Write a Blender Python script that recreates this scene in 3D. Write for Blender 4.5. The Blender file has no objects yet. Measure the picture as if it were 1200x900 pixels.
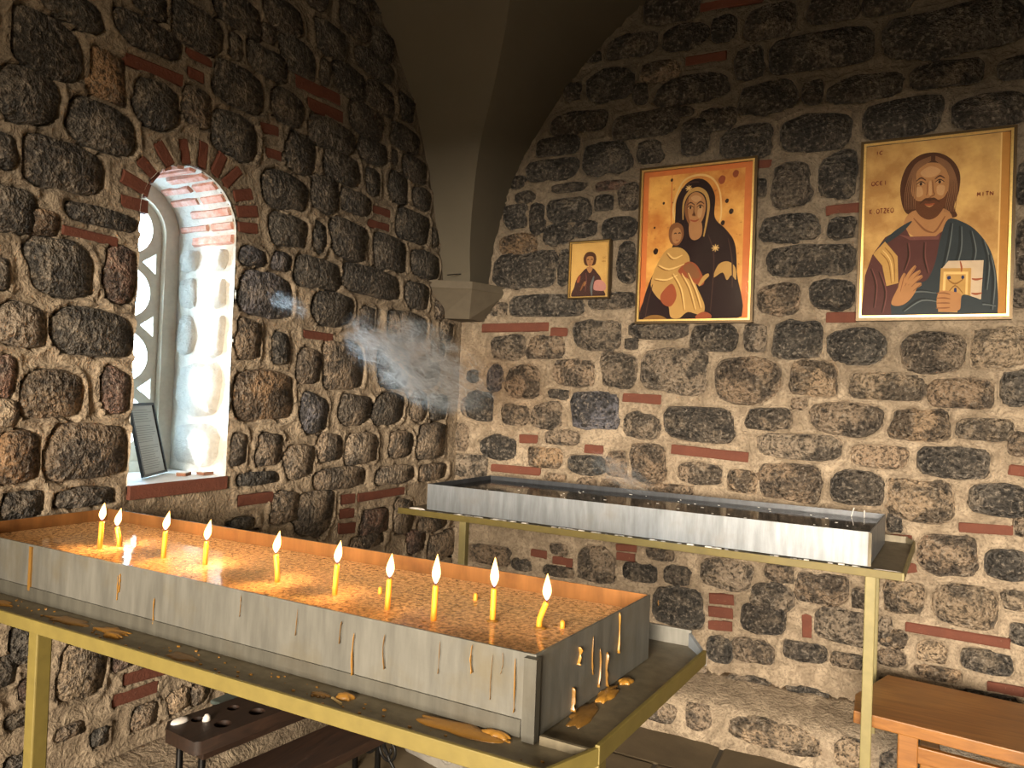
import bpy, bmesh, math, random
import numpy as np
from mathutils import Vector, Matrix

S = bpy.context.scene
COL = S.collection

# ------------------------------------------------------------------ camera
cam_data = bpy.data.cameras.new('camera')
cam_data.sensor_width = 36.0
cam_data.lens = 25.5
cam_data.clip_start = 0.02
cam = bpy.data.objects.new('camera', cam_data)
COL.objects.link(cam)
AX = ((0.88735563, 0.02704765, -0.46029166),
      (0.45948148, 0.03132828, 0.88763467),
      (0.03842858, -0.99914311, 0.01537143))
cam.matrix_world = Matrix(((AX[0][0], -AX[0][1], -AX[0][2], 2.28),
                           (AX[1][0], -AX[1][1], -AX[1][2], -3.706),
                           (AX[2][0], -AX[2][1], -AX[2][2], 1.55),
                           (0, 0, 0, 1)))
S.camera = cam

# ------------------------------------------------------------------ sky, sun, door light, exposure
world = bpy.data.worlds.new('sky')
S.world = world
world.use_nodes = True
bg = world.node_tree.nodes['Background']
bg.inputs[0].default_value = (0.50, 0.76, 1.0, 1)
bg.inputs[1].default_value = 28.0

def add_light(name, kind, energy, color, loc, aim=None, size=None, size_y=None, spread=None):
    d = bpy.data.lights.new(name, kind)
    d.energy = energy
    d.color = color
    if kind == 'AREA':
        d.shape = 'RECTANGLE'
        d.size = size
        d.size_y = size_y
        if spread:
            d.spread = spread
    if kind == 'POINT':
        d.shadow_soft_size = size
    o = bpy.data.objects.new(name, d)
    o.location = loc
    if aim is not None:
        o.rotation_euler = (Vector(aim) - Vector(loc)).to_track_quat('-Z', 'Y').to_euler()
    COL.objects.link(o)
    return o

sun = add_light('sunlight', 'SUN', 26.0, (0.74, 0.89, 1.0), (-3, -3.6, 3.7), (-2, -3.0, 3.15))
sun.data.angle = 0.16
add_light('door_light', 'AREA', 1750.0, (1.0, 0.86, 0.68), (2.7, -8.6, 2.0), (2.1, 0, 0.7), 2.6, 1.6)  # key light beyond the doorway, inside the added box
add_light('added_fill_light', 'POINT', 46.0, (1.0, 0.82, 0.60), (1.22, -4.1, 2.75), size=0.18)  # soft warm fill added behind the viewer, not an actual lamp

S.view_settings.view_transform = 'Standard'
S.view_settings.look = 'None'
S.view_settings.gamma = 1.0
S.view_settings.use_curve_mapping = False
S.view_settings.exposure = 0.12
S.cycles.volume_step_rate = 0.12
S.cycles.volume_max_steps = 512

# ------------------------------------------------------------------ helpers
def tag(o, label=None, cat=None, group=None, kind=None):
    if label: o['label'] = label
    if cat: o['category'] = cat
    if group: o['group'] = group
    if kind: o['kind'] = kind
    return o

def empty(name, loc=(0, 0, 0), rz=0.0):
    o = bpy.data.objects.new(name, None)
    o.empty_display_size = 0.05
    o.location = loc
    o.rotation_euler = (0, 0, rz)
    COL.objects.link(o)
    return o

class MB:
    """collects geometry for ONE mesh object"""
    def __init__(s):
        s.v = []; s.f = []; s.m = []
    def add(s, verts, faces, mi=0):
        b = len(s.v)
        s.v += [tuple(p) for p in verts]
        s.f += [tuple(b + i for i in f) for f in faces]
        s.m += [mi] * len(faces)
        return s
    def box(s, a, b, mi=0):
        x0, y0, z0 = a; x1, y1, z1 = b
        return s.add([(x0,y0,z0),(x1,y0,z0),(x1,y1,z0),(x0,y1,z0),(x0,y0,z1),(x1,y0,z1),(x1,y1,z1),(x0,y1,z1)],
                     [(0,3,2,1),(4,5,6,7),(0,1,5,4),(1,2,6,5),(2,3,7,6),(3,0,4,7)], mi)
    def hexa(s, p, mi=0):
        return s.add(p, [(0,3,2,1),(4,5,6,7),(0,1,5,4),(1,2,6,5),(2,3,7,6),(3,0,4,7)], mi)
    def prism(s, poly, z0, z1, mi=0):
        n = len(poly)
        vs = [(x, y, z0) for x, y in poly] + [(x, y, z1) for x, y in poly]
        fs = [tuple(range(n - 1, -1, -1)), tuple(range(n, 2 * n))]
        fs += [(i, (i + 1) % n, n + (i + 1) % n, n + i) for i in range(n)]
        return s.add(vs, fs, mi)
    def loft(s, rings, mi=0, cap=True):
        n = len(rings[0]); vs = [p for r in rings for p in r]; fs = []
        for k in range(len(rings) - 1):
            fs += [(k*n+i, k*n+(i+1) % n, (k+1)*n+(i+1) % n, (k+1)*n+i) for i in range(n)]
        if cap:
            fs += [tuple(range(n - 1, -1, -1)), tuple(range((len(rings)-1)*n, len(rings)*n))]
        return s.add(vs, fs, mi)
    def tube(s, path, rad, n=10, mi=0, flat=(1, 1)):
        path = [Vector(p) for p in path]
        rads = rad if isinstance(rad, (list, tuple)) else [rad] * len(path)
        rings = []
        up = None
        for i, p in enumerate(path):
            t = (path[min(i + 1, len(path) - 1)] - path[max(i - 1, 0)]).normalized()
            if up is None:
                up = Vector((0, 0, 1)) if abs(t.z) < 0.9 else Vector((1, 0, 0))
            a = t.cross(up).normalized(); b = a.cross(t).normalized(); up = b
            rings.append([p + (a * math.cos(2*math.pi*k/n) * flat[0] + b * math.sin(2*math.pi*k/n) * flat[1]) * rads[i] for k in range(n)])
        return s.loft(rings, mi)
    def build(s, name, mats, parent=None, smooth=False, bevel=0.0, loc=None):
        me = bpy.data.meshes.new(name)
        me.from_pydata(s.v, [], s.f)
        if not isinstance(mats, (list, tuple)): mats = [mats]
        for m in mats: me.materials.append(m)
        for p, i in zip(me.polygons, s.m):
            p.material_index = i
            p.use_smooth = smooth
        bm = bmesh.new(); bm.from_mesh(me)
        bmesh.ops.recalc_face_normals(bm, faces=bm.faces)
        if bevel > 0:
            bmesh.ops.bevel(bm, geom=list(bm.edges), offset=bevel, segments=2, affect='EDGES', profile=0.5)
        bm.to_mesh(me); bm.free()
        o = bpy.data.objects.new(name, me)
        COL.objects.link(o)
        if parent is not None: o.parent = parent
        if loc is not None: o.location = loc
        return o

def spline(pts, k=6, closed=False):
    P = [Vector(p) for p in pts]; out = []
    n = len(P); rng = range(n) if closed else range(n - 1)
    for i in rng:
        if closed: a, b, c, d = P[i-1], P[i], P[(i+1) % n], P[(i+2) % n]
        else: a, b, c, d = P[max(i-1, 0)], P[i], P[i+1], P[min(i+2, n-1)]
        for j in range(k):
            t = j / k
            out.append(0.5*((2*b) + (c-a)*t + (2*a-5*b+4*c-d)*t*t + (3*b-a-3*c+d)*t*t*t))
    if not closed: out.append(P[-1])
    return out

# ------------------------------------------------------------------ materials
class NT:
    def __init__(s, name):
        s.mat = bpy.data.materials.new(name); s.mat.use_nodes = True
        s.t = s.mat.node_tree; s.n = s.t.nodes; s.l = s.t.links
        s.b = s.n['Principled BSDF']; s.out = s.n['Material Output']
    def node(s, kind, **kw):
        nd = s.n.new(kind)
        for k, v in kw.items(): setattr(nd, k, v)
        return nd
    def pos(s, rand=False, scale=(1, 1, 1)):
        g = s.node('ShaderNodeNewGeometry')
        src = g.outputs['Position']
        if rand:
            oi = s.node('ShaderNodeObjectInfo')
            ml = s.node('ShaderNodeMath', operation='MULTIPLY'); ml.inputs[1].default_value = 37.0
            s.l.new(oi.outputs['Random'], ml.inputs[0])
            va = s.node('ShaderNodeVectorMath', operation='ADD')
            s.l.new(src, va.inputs[0]); s.l.new(ml.outputs[0], va.inputs[1]); src = va.outputs[0]
        if scale != (1, 1, 1):
            vm = s.node('ShaderNodeVectorMath', operation='MULTIPLY'); vm.inputs[1].default_value = scale
            s.l.new(src, vm.inputs[0]); src = vm.outputs[0]
        return src
    def noise(s, vec, scale, detail=4, rough=0.6, dist=0.0):
        nd = s.node('ShaderNodeTexNoise'); nd.inputs['Scale'].default_value = scale
        nd.inputs['Detail'].default_value = detail; nd.inputs['Roughness'].default_value = rough
        nd.inputs['Distortion'].default_value = dist
        s.l.new(vec, nd.inputs['Vector']); return nd.outputs['Fac']
    def ramp(s, fac, stops):
        r = s.node('ShaderNodeValToRGB'); e = r.color_ramp.elements
        while len(e) > 1: e.remove(e[-1])
        for i, (p, c) in enumerate(stops):
            el = e[0] if i == 0 else e.new(p)
            el.position = p; el.color = (c[0], c[1], c[2], 1) if isinstance(c, (tuple, list)) else (c, c, c, 1)
        s.l.new(fac, r.inputs[0]); return r.outputs[0]
    def mix(s, fac, a, b, mode='MIX'):
        m = s.node('ShaderNodeMix', data_type='RGBA', blend_type=mode)
        for sock, v in ((m.inputs['Factor'], fac), (m.inputs[6], a), (m.inputs[7], b)):
            if isinstance(v, (int, float)): sock.default_value = v
            elif isinstance(v, (tuple, list)): sock.default_value = (v[0], v[1], v[2], 1)
            else: s.l.new(v, sock)
        return m.outputs[2]
    def math(s, op, a, b=None, clamp=False):
        m = s.node('ShaderNodeMath', operation=op, use_clamp=clamp)
        for i, v in enumerate((a, b)):
            if v is None: continue
            if isinstance(v, (int, float)): m.inputs[i].default_value = v
            else: s.l.new(v, m.inputs[i])
        return m.outputs[0]
    def set(s, color=None, rough=None, metal=None, bump=None, bstr=0.5, bdist=0.01, **kw):
        for nm, v in (('Base Color', color), ('Roughness', rough), ('Metallic', metal)):
            if v is None: continue
            if isinstance(v, (int, float)): s.b.inputs[nm].default_value = v
            elif isinstance(v, (tuple, list)): s.b.inputs[nm].default_value = (v[0], v[1], v[2], 1)
            else: s.l.new(v, s.b.inputs[nm])
        for k, v in kw.items():
            s.b.inputs[k].default_value = v
        if bump is not None:
            bp = s.node('ShaderNodeBump'); bp.inputs['Strength'].default_value = bstr
            bp.inputs['Distance'].default_value = bdist
            s.l.new(bump, bp.inputs['Height']); s.l.new(bp.outputs[0], s.b.inputs['Normal'])
        return s.mat

def simple(name, color, rough=0.6, metal=0.0, var=0.25, nscale=30, bstr=0.2, bdist=0.003, **kw):
    t = NT(name); v = t.pos(); n = t.noise(v, nscale, 5)
    c = t.mix(n, tuple(x * (1 - var) for x in color), tuple(min(1, x * (1 + var)) for x in color))
    return t.set(c, rough, metal, n, bstr, bdist, **kw)

M = {}
# rubble stone: own colour per stone (object colour), blotched with dark basalt, lime stains and pits
t = NT('rubble_stone'); v = t.pos(True); oi = t.node('ShaderNodeObjectInfo'); oc = oi.outputs['Color']
n1 = t.noise(v, 7, 4, 0.6, 0.4); n2 = t.noise(v, 62, 3, 0.6); n3 = t.noise(v, 34, 4, 0.62, 0.15); n4 = t.noise(v, 10, 5, 0.62, 0.4)
dk = t.mix(0.74, oc, (0.026, 0.024, 0.022)); lt = t.mix(0.38, oc, (0.46, 0.36, 0.25))
c = t.mix(t.ramp(n1, [(0.455, 0.0), (0.545, 1.0)]), dk, oc)
c = t.mix(t.ramp(n4, [(0.54, 0.0), (0.66, 0.7)]), c, lt)
c = t.mix(t.ramp(n3, [(0.36, 0.6), (0.47, 0.0)]), c, (0.020, 0.018, 0.016))
c = t.mix(t.ramp(n2, [(0.55, 0.0), (0.68, 0.5)]), c, (0.40, 0.34, 0.27))
c = t.mix(t.ramp(n2, [(0.36, 0.75), (0.47, 0.0)]), c, (0.010, 0.009, 0.008))
h = t.math('ADD', n2, t.math('MULTIPLY', n3, 1.2))
M['stone'] = t.set(c, 0.55, 0, h, 1.0, 0.03, **{'Specular IOR Level': 0.5})
# mortar, greyed by candle soot on the upper wall in uneven clouds
t = NT('lime_mortar'); v = t.pos(); n1 = t.noise(v, 6, 5, 0.62, 0.6); n2 = t.noise(v, 80, 3, 0.6); n3 = t.noise(v, 1.6, 4); n4 = t.noise(v, 22, 4, 0.6, 1.5)
c = t.mix(t.ramp(n1, [(0.35, 0.0), (0.65, 1.0)]), (0.215, 0.165, 0.11), (0.41, 0.325, 0.228)); c = t.mix(t.ramp(n4, [(0.40, 0.6), (0.55, 0.0)]), c, (0.17, 0.125, 0.085))
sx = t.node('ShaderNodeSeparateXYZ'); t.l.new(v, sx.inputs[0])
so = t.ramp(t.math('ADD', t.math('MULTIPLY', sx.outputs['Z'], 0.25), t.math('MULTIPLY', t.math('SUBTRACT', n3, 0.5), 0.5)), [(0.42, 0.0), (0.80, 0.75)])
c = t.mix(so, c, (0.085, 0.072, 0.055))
c = t.mix(t.ramp(n2, [(0.36, 0.45), (0.48, 0.0)]), c, (0.08, 0.06, 0.04))
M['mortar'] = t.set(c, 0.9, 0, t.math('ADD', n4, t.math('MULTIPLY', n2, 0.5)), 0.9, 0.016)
# brick
t = NT('red_brick'); v = t.pos(True); n1 = t.noise(v, 14, 5); n2 = t.noise(v, 80, 4, 0.7)
c = t.mix(n1, (0.075, 0.022, 0.012), (0.155, 0.046, 0.024)); c = t.mix(t.ramp(n2, [(0.64, 0.0), (0.8, 0.5)]), c, (0.4, 0.28, 0.2))
M['brick'] = t.set(c, 0.85, 0, n2, 0.6, 0.006)
# pale limewashed brick and stone of the window reveal
t = NT('limewashed_brick'); v = t.pos(True); n1 = t.noise(v, 26, 5, 0.7)
c = t.mix(t.ramp(n1, [(0.35, 0.0), (0.7, 1.0)]), (0.52, 0.20, 0.13), (0.66, 0.44, 0.36)); M['pale_brick'] = t.set(c, 0.9, 0, n1, 0.8, 0.012)
t = NT('limewashed_stone'); v = t.pos(True); n1 = t.noise(v, 30, 6, 0.72)
c = t.mix(n1, (0.34, 0.31, 0.26), (0.66, 0.62, 0.55)); M['pale_stone'] = t.set(c, 0.9, 0, n1, 1.0, 0.02)
t = NT('limewash'); v = t.pos(); n1 = t.noise(v, 22, 6, 0.72)
c = t.mix(n1, (0.44, 0.40, 0.34), (0.70, 0.66, 0.58)); M['limewash'] = t.set(c, 0.92, 0, n1, 0.9, 0.015)
M['screen_stone'] = simple('carved_limestone', (0.50, 0.44, 0.35), 0.8, 0, 0.2, 40, 0.3, 0.004)
# smoke-darkened vault plaster
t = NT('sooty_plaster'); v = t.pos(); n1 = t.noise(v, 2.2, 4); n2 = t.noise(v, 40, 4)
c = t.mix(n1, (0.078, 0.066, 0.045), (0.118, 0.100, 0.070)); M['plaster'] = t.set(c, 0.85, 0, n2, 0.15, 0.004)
M['console'] = simple('grey_sandstone', (0.105, 0.085, 0.058), 0.8, 0, 0.25, 18, 0.4, 0.005)
M['flagstone'] = simple('worn_flagstone', (0.105, 0.078, 0.045), 0.6, 0, 0.45, 7, 0.5, 0.01)
M['joint'] = simple('floor_joint', (0.05, 0.04, 0.028), 0.9)
# galvanised sheet with stains and streaks
def sheet(name, base, metal, rough, stain, spec=0.5):
    t = NT(name); v = t.pos(); vs = t.pos(scale=(42, 42, 6)); n1 = t.noise(v, 7, 5); n2 = t.noise(vs, 1.0, 5); n3 = t.noise(v, 120, 3)
    c = t.mix(t.ramp(n2, [(0.35, 0.0), (0.7, 1.0)]), tuple(x*0.66 for x in base), base)
    c = t.mix(t.ramp(n1, [(0.52, 0.0), (0.72, 0.7)]), c, stain)
    r = t.math('ADD', t.math('MULTIPLY', n1, 0.25), rough - 0.1)
    return t.set(c, r, metal, n3, 0.12, 0.002, **{'Specular IOR Level': spec})
M['zinc'] = sheet('galvanised_sheet', (0.135, 0.13, 0.112), 0.3, 0.45, (0.10, 0.082, 0.048))
M['zinc_dark'] = sheet('dulled_sheet', (0.085, 0.08, 0.064), 0.3, 0.5, (0.05, 0.04, 0.025))
M['zinc_bright'] = sheet('bright_tin_sheet', (0.25, 0.272, 0.295), 0.4, 0.42, (0.19, 0.185, 0.18))
M['tray_inside'] = sheet('waxed_rusty_sheet', (0.20, 0.085, 0.025), 0.0, 0.6, (0.06, 0.022, 0.007), 0.1)
M['tray_dark'] = sheet('dark_wet_sheet', (0.05, 0.055, 0.065), 0.3, 0.4, (0.02, 0.02, 0.02))
M['pan'] = sheet('greasy_pan_sheet', (0.15, 0.125, 0.08), 0.3, 0.5, (0.06, 0.045, 0.02))
M['yellow'] = simple('olive_yellow_paint', (0.125, 0.095, 0.022), 0.55, 0.1, 0.3, 25, 0.25, 0.003)
M['pale_yellow'] = simple('faded_yellow_paint', (0.21, 0.175, 0.07), 0.55, 0.1, 0.3, 25, 0.25, 0.003)
# wax flecked bed below the water
t = NT('waxy_gravel_bed'); v = t.pos(); n1 = t.noise(v, 28, 6, 0.7); n2 = t.noise(v, 120, 4, 0.7); n3 = t.noise(v, 4, 3)
c = t.mix(t.ramp(n1, [(0.35, 0.0), (0.68, 1.0)]), (0.34, 0.16, 0.06), (0.75, 0.44, 0.20))
c = t.mix(t.ramp(n2, [(0.60, 0.0), (0.72, 0.9)]), c, (0.62, 0.42, 0.24)); c = t.mix(t.ramp(n3, [(0.4, 0.0), (0.7, 0.5)]), c, (0.24, 0.13, 0.07))
M['bed'] = t.set(c, 0.7, 0, n1, 0.7, 0.01)
M['dark_bed'] = simple('dark_sediment', (0.05, 0.045, 0.04), 0.7, 0, 0.5, 30)
# water: clear sheet, mirror-like at a glancing angle
def water(name, tint, bumpd, film, fmin, fmax):
    t = NT(name); v = t.pos(); n = t.noise(v, 26, 3, 0.5, 0.4); n.node.inputs['Scale'].default_value = 26
    bp = t.node('ShaderNodeBump'); bp.inputs['Strength'].default_value = 0.25; bp.inputs['Distance'].default_value = bumpd
    t.l.new(n, bp.inputs['Height'])
    fr = t.node('ShaderNodeFresnel'); fr.inputs['IOR'].default_value = 1.3; t.l.new(bp.outputs[0], fr.inputs['Normal'])
    tr0 = t.node('ShaderNodeBsdfTransparent'); tr0.inputs[0].default_value = (*tint, 1); df = t.node('ShaderNodeBsdfDiffuse'); df.inputs[0].default_value = (*film, 1)
    tr = t.node('ShaderNodeMixShader'); t.l.new(t.ramp(t.noise(v, 95, 6, 0.75), [(0.40, fmin), (0.58, fmax)]), tr.inputs[0]); t.l.new(tr0.outputs[0], tr.inputs[1]); t.l.new(df.outputs[0], tr.inputs[2])
    gl = t.node('ShaderNodeBsdfGlossy'); gl.inputs['Roughness'].default_value = 0.04; t.l.new(bp.outputs[0], gl.inputs['Normal'])
    mx = t.node('ShaderNodeMixShader'); t.l.new(fr.outputs[0], mx.inputs[0]); t.l.new(tr.outputs[0], mx.inputs[1]); t.l.new(gl.outputs[0], mx.inputs[2])
    t.l.new(mx.outputs[0], t.out.inputs['Surface']); return t.mat
M['water'] = water('still_water', (0.95, 0.86, 0.74), 0.0022, (0.88, 0.52, 0.24), 0.3, 0.95)
M['water2'] = water('dark_water', (0.8, 0.8, 0.8), 0.002, (0.10, 0.10, 0.10), 0.0, 0.4)
def pane(name):
    t = NT(name); fr = t.node('ShaderNodeFresnel'); fr.inputs['IOR'].default_value = 1.45
    tr = t.node('ShaderNodeBsdfTransparent'); gl = t.node('ShaderNodeBsdfGlossy'); gl.inputs['Roughness'].default_value = 0.08
    mx = t.node('ShaderNodeMixShader'); t.l.new(fr.outputs[0], mx.inputs[0]); t.l.new(tr.outputs[0], mx.inputs[1]); t.l.new(gl.outputs[0], mx.inputs[2])
    t.l.new(mx.outputs[0], t.out.inputs['Surface']); return t.mat
M['pane'] = pane('picture_glass')
t = NT('beeswax'); M['wax'] = t.set((0.97, 0.37, 0.03), 0.45, 0, None, **{'Subsurface Weight': 0.6, 'Subsurface Scale': 0.006})
t.b.inputs['Subsurface Radius'].default_value = (1.0, 0.45, 0.12)
M['old_wax'] = simple('spilled_wax', (0.26, 0.125, 0.018), 0.4, 0, 0.4, 40, 0.3, 0.004)
M['brown_wax'] = simple('brown_wax', (0.15, 0.075, 0.015), 0.35, 0, 0.4, 30, 0.3, 0.004)
M['wick'] = simple('burnt_wick', (0.02, 0.015, 0.012), 0.9)
t = NT('flame'); em = t.node('ShaderNodeEmission'); tc = t.node('ShaderNodeTexCoord'); sz = t.node('ShaderNodeSeparateXYZ'); t.l.new(tc.outputs['Generated'], sz.inputs[0])
t.l.new(t.ramp(sz.outputs['Z'], [(0.0, (0.25, 0.22, 0.6)), (0.14, (1.0, 0.55, 0.18)), (0.45, (1.0, 0.66, 0.28)), (1.0, (1.0, 0.42, 0.10))]), em.inputs[0]); em.inputs[1].default_value = 7.0
t.l.new(em.outputs[0], t.out.inputs['Surface']); M['flame'] = t.mat
def wood(name, a, b, sc, rough=0.45):
    t = NT(name); v = t.pos(scale=sc); n = t.noise(v, 1.0, 6, 0.6, 1.5); n2 = t.noise(t.pos(), 5, 3)
    c = t.mix(t.ramp(n, [(0.3, 0.0), (0.7, 1.0)]), a, b); c = t.mix(t.ramp(n2, [(0.5, 0.0), (0.75, 0.4)]), c, tuple(x*0.5 for x in a))
    return t.set(c, rough, 0, n, 0.15, 0.003)
M['pine'] = wood('varnished_pine', (0.17, 0.062, 0.011), (0.30, 0.125, 0.025), (3, 40, 40), 0.4)
M['dark_wood'] = wood('dark_brown_wood', (0.013, 0.007, 0.0045), (0.035, 0.017, 0.010), (40, 3, 40), 0.5)
M['iron'] = simple('black_iron', (0.012, 0.011, 0.010), 0.5, 0.6)
M['white_wax'] = simple('white_wax', (0.75, 0.7, 0.65), 0.5, 0, 0.1)
M['carved'] = simple('grey_marble', (0.20, 0.185, 0.16), 0.7, 0, 0.3, 14, 0.5, 0.006)
M['clear_plastic'] = pane('clear_plastic')
M['gold_frame'] = simple('gilt_moulding', (0.70, 0.47, 0.16), 0.3, 0.85, 0.3, 90, 0.3, 0.002)
M['dark_frame'] = simple('bronze_brown_moulding', (0.075, 0.045, 0.015), 0.35, 0.5, 0.3, 60)
M['black_frame'] = simple('black_lacquer', (0.02, 0.02, 0.022), 0.4)
M['paper'] = simple('grey_paper', (0.42, 0.44, 0.42), 0.8, 0, 0.06, 20, 0.1, 0.002)
M['ink'] = simple('grey_ink', (0.22, 0.23, 0.22), 0.9, 0, 0.1)
M['card_white'] = simple('white_card', (0.75, 0.72, 0.68), 0.7, 0, 0.08)
M['card_brown'] = simple('striker_strip', (0.20, 0.09, 0.05), 0.8, 0, 0.15)

# stones and bricks of both walls, in wall coordinates (metres): centre u, v, half width, half height, kind
LEFT_STONES='2.438,2.55,0.108,0.086,d;2.369,2.695,0.093,0.048,d;2.115,2.733,0.126,0.052,d;2.112,2.838,0.054,0.039,d;2.252,2.533,0.057,0.081,o;2.491,2.378,0.088,0.078,d;2.26,2.364,0.115,0.075,d;2.072,2.507,0.086,0.079,d;1.926,2.843,0.115,0.077,d;1.739,2.991,0.114,0.068,d;1.511,3.089,0.105,0.066,d;1.752,2.854,0.024,0.049,d;1.582,2.862,0.109,0.055,d;1.583,2.982,0.034,0.034,d;1.422,2.956,0.103,0.068,d;1.225,3.119,0.104,0.072,d;1.723,2.707,0.123,0.079,d;1.466,2.723,0.093,0.071,d;1.257,2.96,0.032,0.056,d;1.909,2.559,0.056,0.068,b;1.73,2.518,0.106,0.085,d;1.064,3.282,0.108,0.067,d;1.011,3.391,0.043,0.036,d;0.859,3.257,0.083,0.075,d;0.898,3.14,0.156,0.053,d;1.084,2.986,0.115,0.078,d;0.848,3,0.11,0.071,d;0.64,3.031,0.066,0.061,d;0.958,2.847,0.139,0.067,d;1.193,2.699,0.148,0.065,d;0.644,2.867,0.129,0.061,d;0.903,2.72,0.113,0.06,d;1.117,2.574,0.13,0.07,d;0.728,2.744,0.025,0.034,d;0.544,2.734,0.112,0.065,d;0.889,2.571,0.049,0.062,d;0.68,2.599,0.083,0.078,d;0.468,2.596,0.088,0.059,d;1.219,2.424,0.091,0.08,d;1.01,2.435,0.098,0.052,d;1.046,2.253,0.126,0.094,d;0.54,2.432,0.146,0.083,d;0.73,2.252,0.141,0.086,d;0.404,2.249,0.135,0.074,d;0.848,2.084,0.232,0.067,d;1.243,2.061,0.143,0.068,d;0.474,2.068,0.107,0.071,d;0.331,2.411,0.042,0.052,d;1.384,2.556,0.085,0.089,d;1.467,2.372,0.131,0.071,d;1.433,2.211,0.112,0.065,d;1.244,2.221,0.038,0.07,d;1.632,2.065,0.071,0.034,p;1.469,2.073,0.05,0.037,p;1.551,1.923,0.165,0.092,p;1.139,1.913,0.14,0.078,d;2.544,2.197,0.024,0.049,d;2.373,2.204,0.125,0.073,d;2.509,2.034,0.051,0.064,d;2.425,2.017,0.037,0.038,o;2.239,2.076,0.134,0.026,d;2.365,1.891,0.096,0.083,d;2.158,1.901,0.07,0.098,r;2.536,1.844,0.014,0.043,d;2.476,1.701,0.063,0.063,b;2.249,1.699,0.133,0.077,d;2.514,1.549,0.021,0.058,r;2.377,1.498,0.092,0.073,t;2.156,1.515,0.065,0.078,r;2.505,1.441,0.024,0.035,t;2.468,1.31,0.056,0.076,o;2.245,1.318,0.143,0.087,b;2.45,1.168,0.058,0.037,d;2.259,1.171,0.099,0.026,d;1.64,1.733,0.075,0.078,b;1.448,1.708,0.041,0.063,d;1.276,1.644,0.072,0.079,b;1.044,1.66,0.144,0.112,b;1.544,1.51,0.183,0.101,o;1.233,1.434,0.081,0.09,p;0.95,1.451,0.116,0.074,b;1.665,1.295,0.046,0.062,b;1.491,1.286,0.066,0.066,b;1.315,1.226,0.088,0.069,b;1.123,1.278,0.08,0.063,b;0.89,1.262,0.117,0.073,b;1.023,1.129,0.178,0.048,b;1.537,1.17,0.114,0.023,d;1.383,1.033,0.077,0.068,b;1.199,0.985,0.116,0.102,b;1.622,0.999,0.069,0.017,d;0.763,0.886,0.114,0.063,r;0.525,0.883,0.089,0.091,b;0.599,1.112,0.179,0.045,b;0.228,0.804,0.149,0.042,b;0.393,0.728,0.09,0.059,r;0.104,0.66,0.171,0.08,b;0.817,0.797,0.124,0.032,b;0.655,1.672,0.138,0.11,d;0.547,1.891,0.184,0.077,b;0.353,1.652,0.138,0.083,b;0.688,1.456,0.132,0.083,d;0.421,1.47,0.073,0.084,b;0.226,1.466,0.088,0.073,d;0.566,1.269,0.102,0.07,b;0.283,1.274,0.142,0.101,b;0.253,1.099,0.144,0.044,b;2.423,0.76,0.039,0.067,d;2.243,0.617,0.073,0.094,t;2.473,0.682,0.022,0.038,d;2.097,0.614,0.042,0.038,r;2.013,0.382,0.047,0.038,b;1.873,0.388,0.044,0.038,t;1.786,0.384,0.037,0.037,t;2.408,0.61,0.024,0.023,r;2.175,0.375,0.025,0.024,d;2.274,0.432,0.039,0.016,b;2.428,0.526,0.04,0.019,t;2.423,0.39,0.039,0.025,d'
LEFT_BRICKS='1.97,2.632,2.193,2.619,0.041;1.85,2.745,1.965,2.743,0.031;1.884,2.677,1.951,2.674,0.037;1.144,2.88,1.43,2.855,0.053;1.121,2.805,1.349,2.787,0.053;1.508,2.605,1.611,2.594,0.042;1.485,2.51,1.576,2.501,0.04;0.733,2.449,0.891,2.44,0.04;0.739,2.373,0.916,2.367,0.04;2.189,2.005,2.371,2.008,0.028;1.128,1.782,1.32,1.783,0.035;1.453,1.086,1.642,1.089,0.042;0.916,1.021,1.027,1.025,0.045;0.517,1.018,0.897,1.021,0.04;0.918,0.951,1.032,0.959,0.045;0.913,0.88,1.037,0.89,0.049;1.926,0.519,2.098,0.533,0.04;1.96,0.465,2.131,0.473,0.041;2.087,2.147,2.187,2.145,0.041;2.084,2.204,2.184,2.229,0.044;2.057,2.256,2.124,2.304,0.045;2.006,2.316,2.063,2.38,0.044;1.94,2.339,1.963,2.425,0.041;1.872,2.443,1.878,2.348,0.04;1.781,2.426,1.82,2.337,0.038;1.701,2.391,1.771,2.314,0.035;1.633,2.315,1.721,2.282,0.042;1.603,2.251,1.705,2.226,0.043;1.599,2.182,1.697,2.167,0.04'
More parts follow.
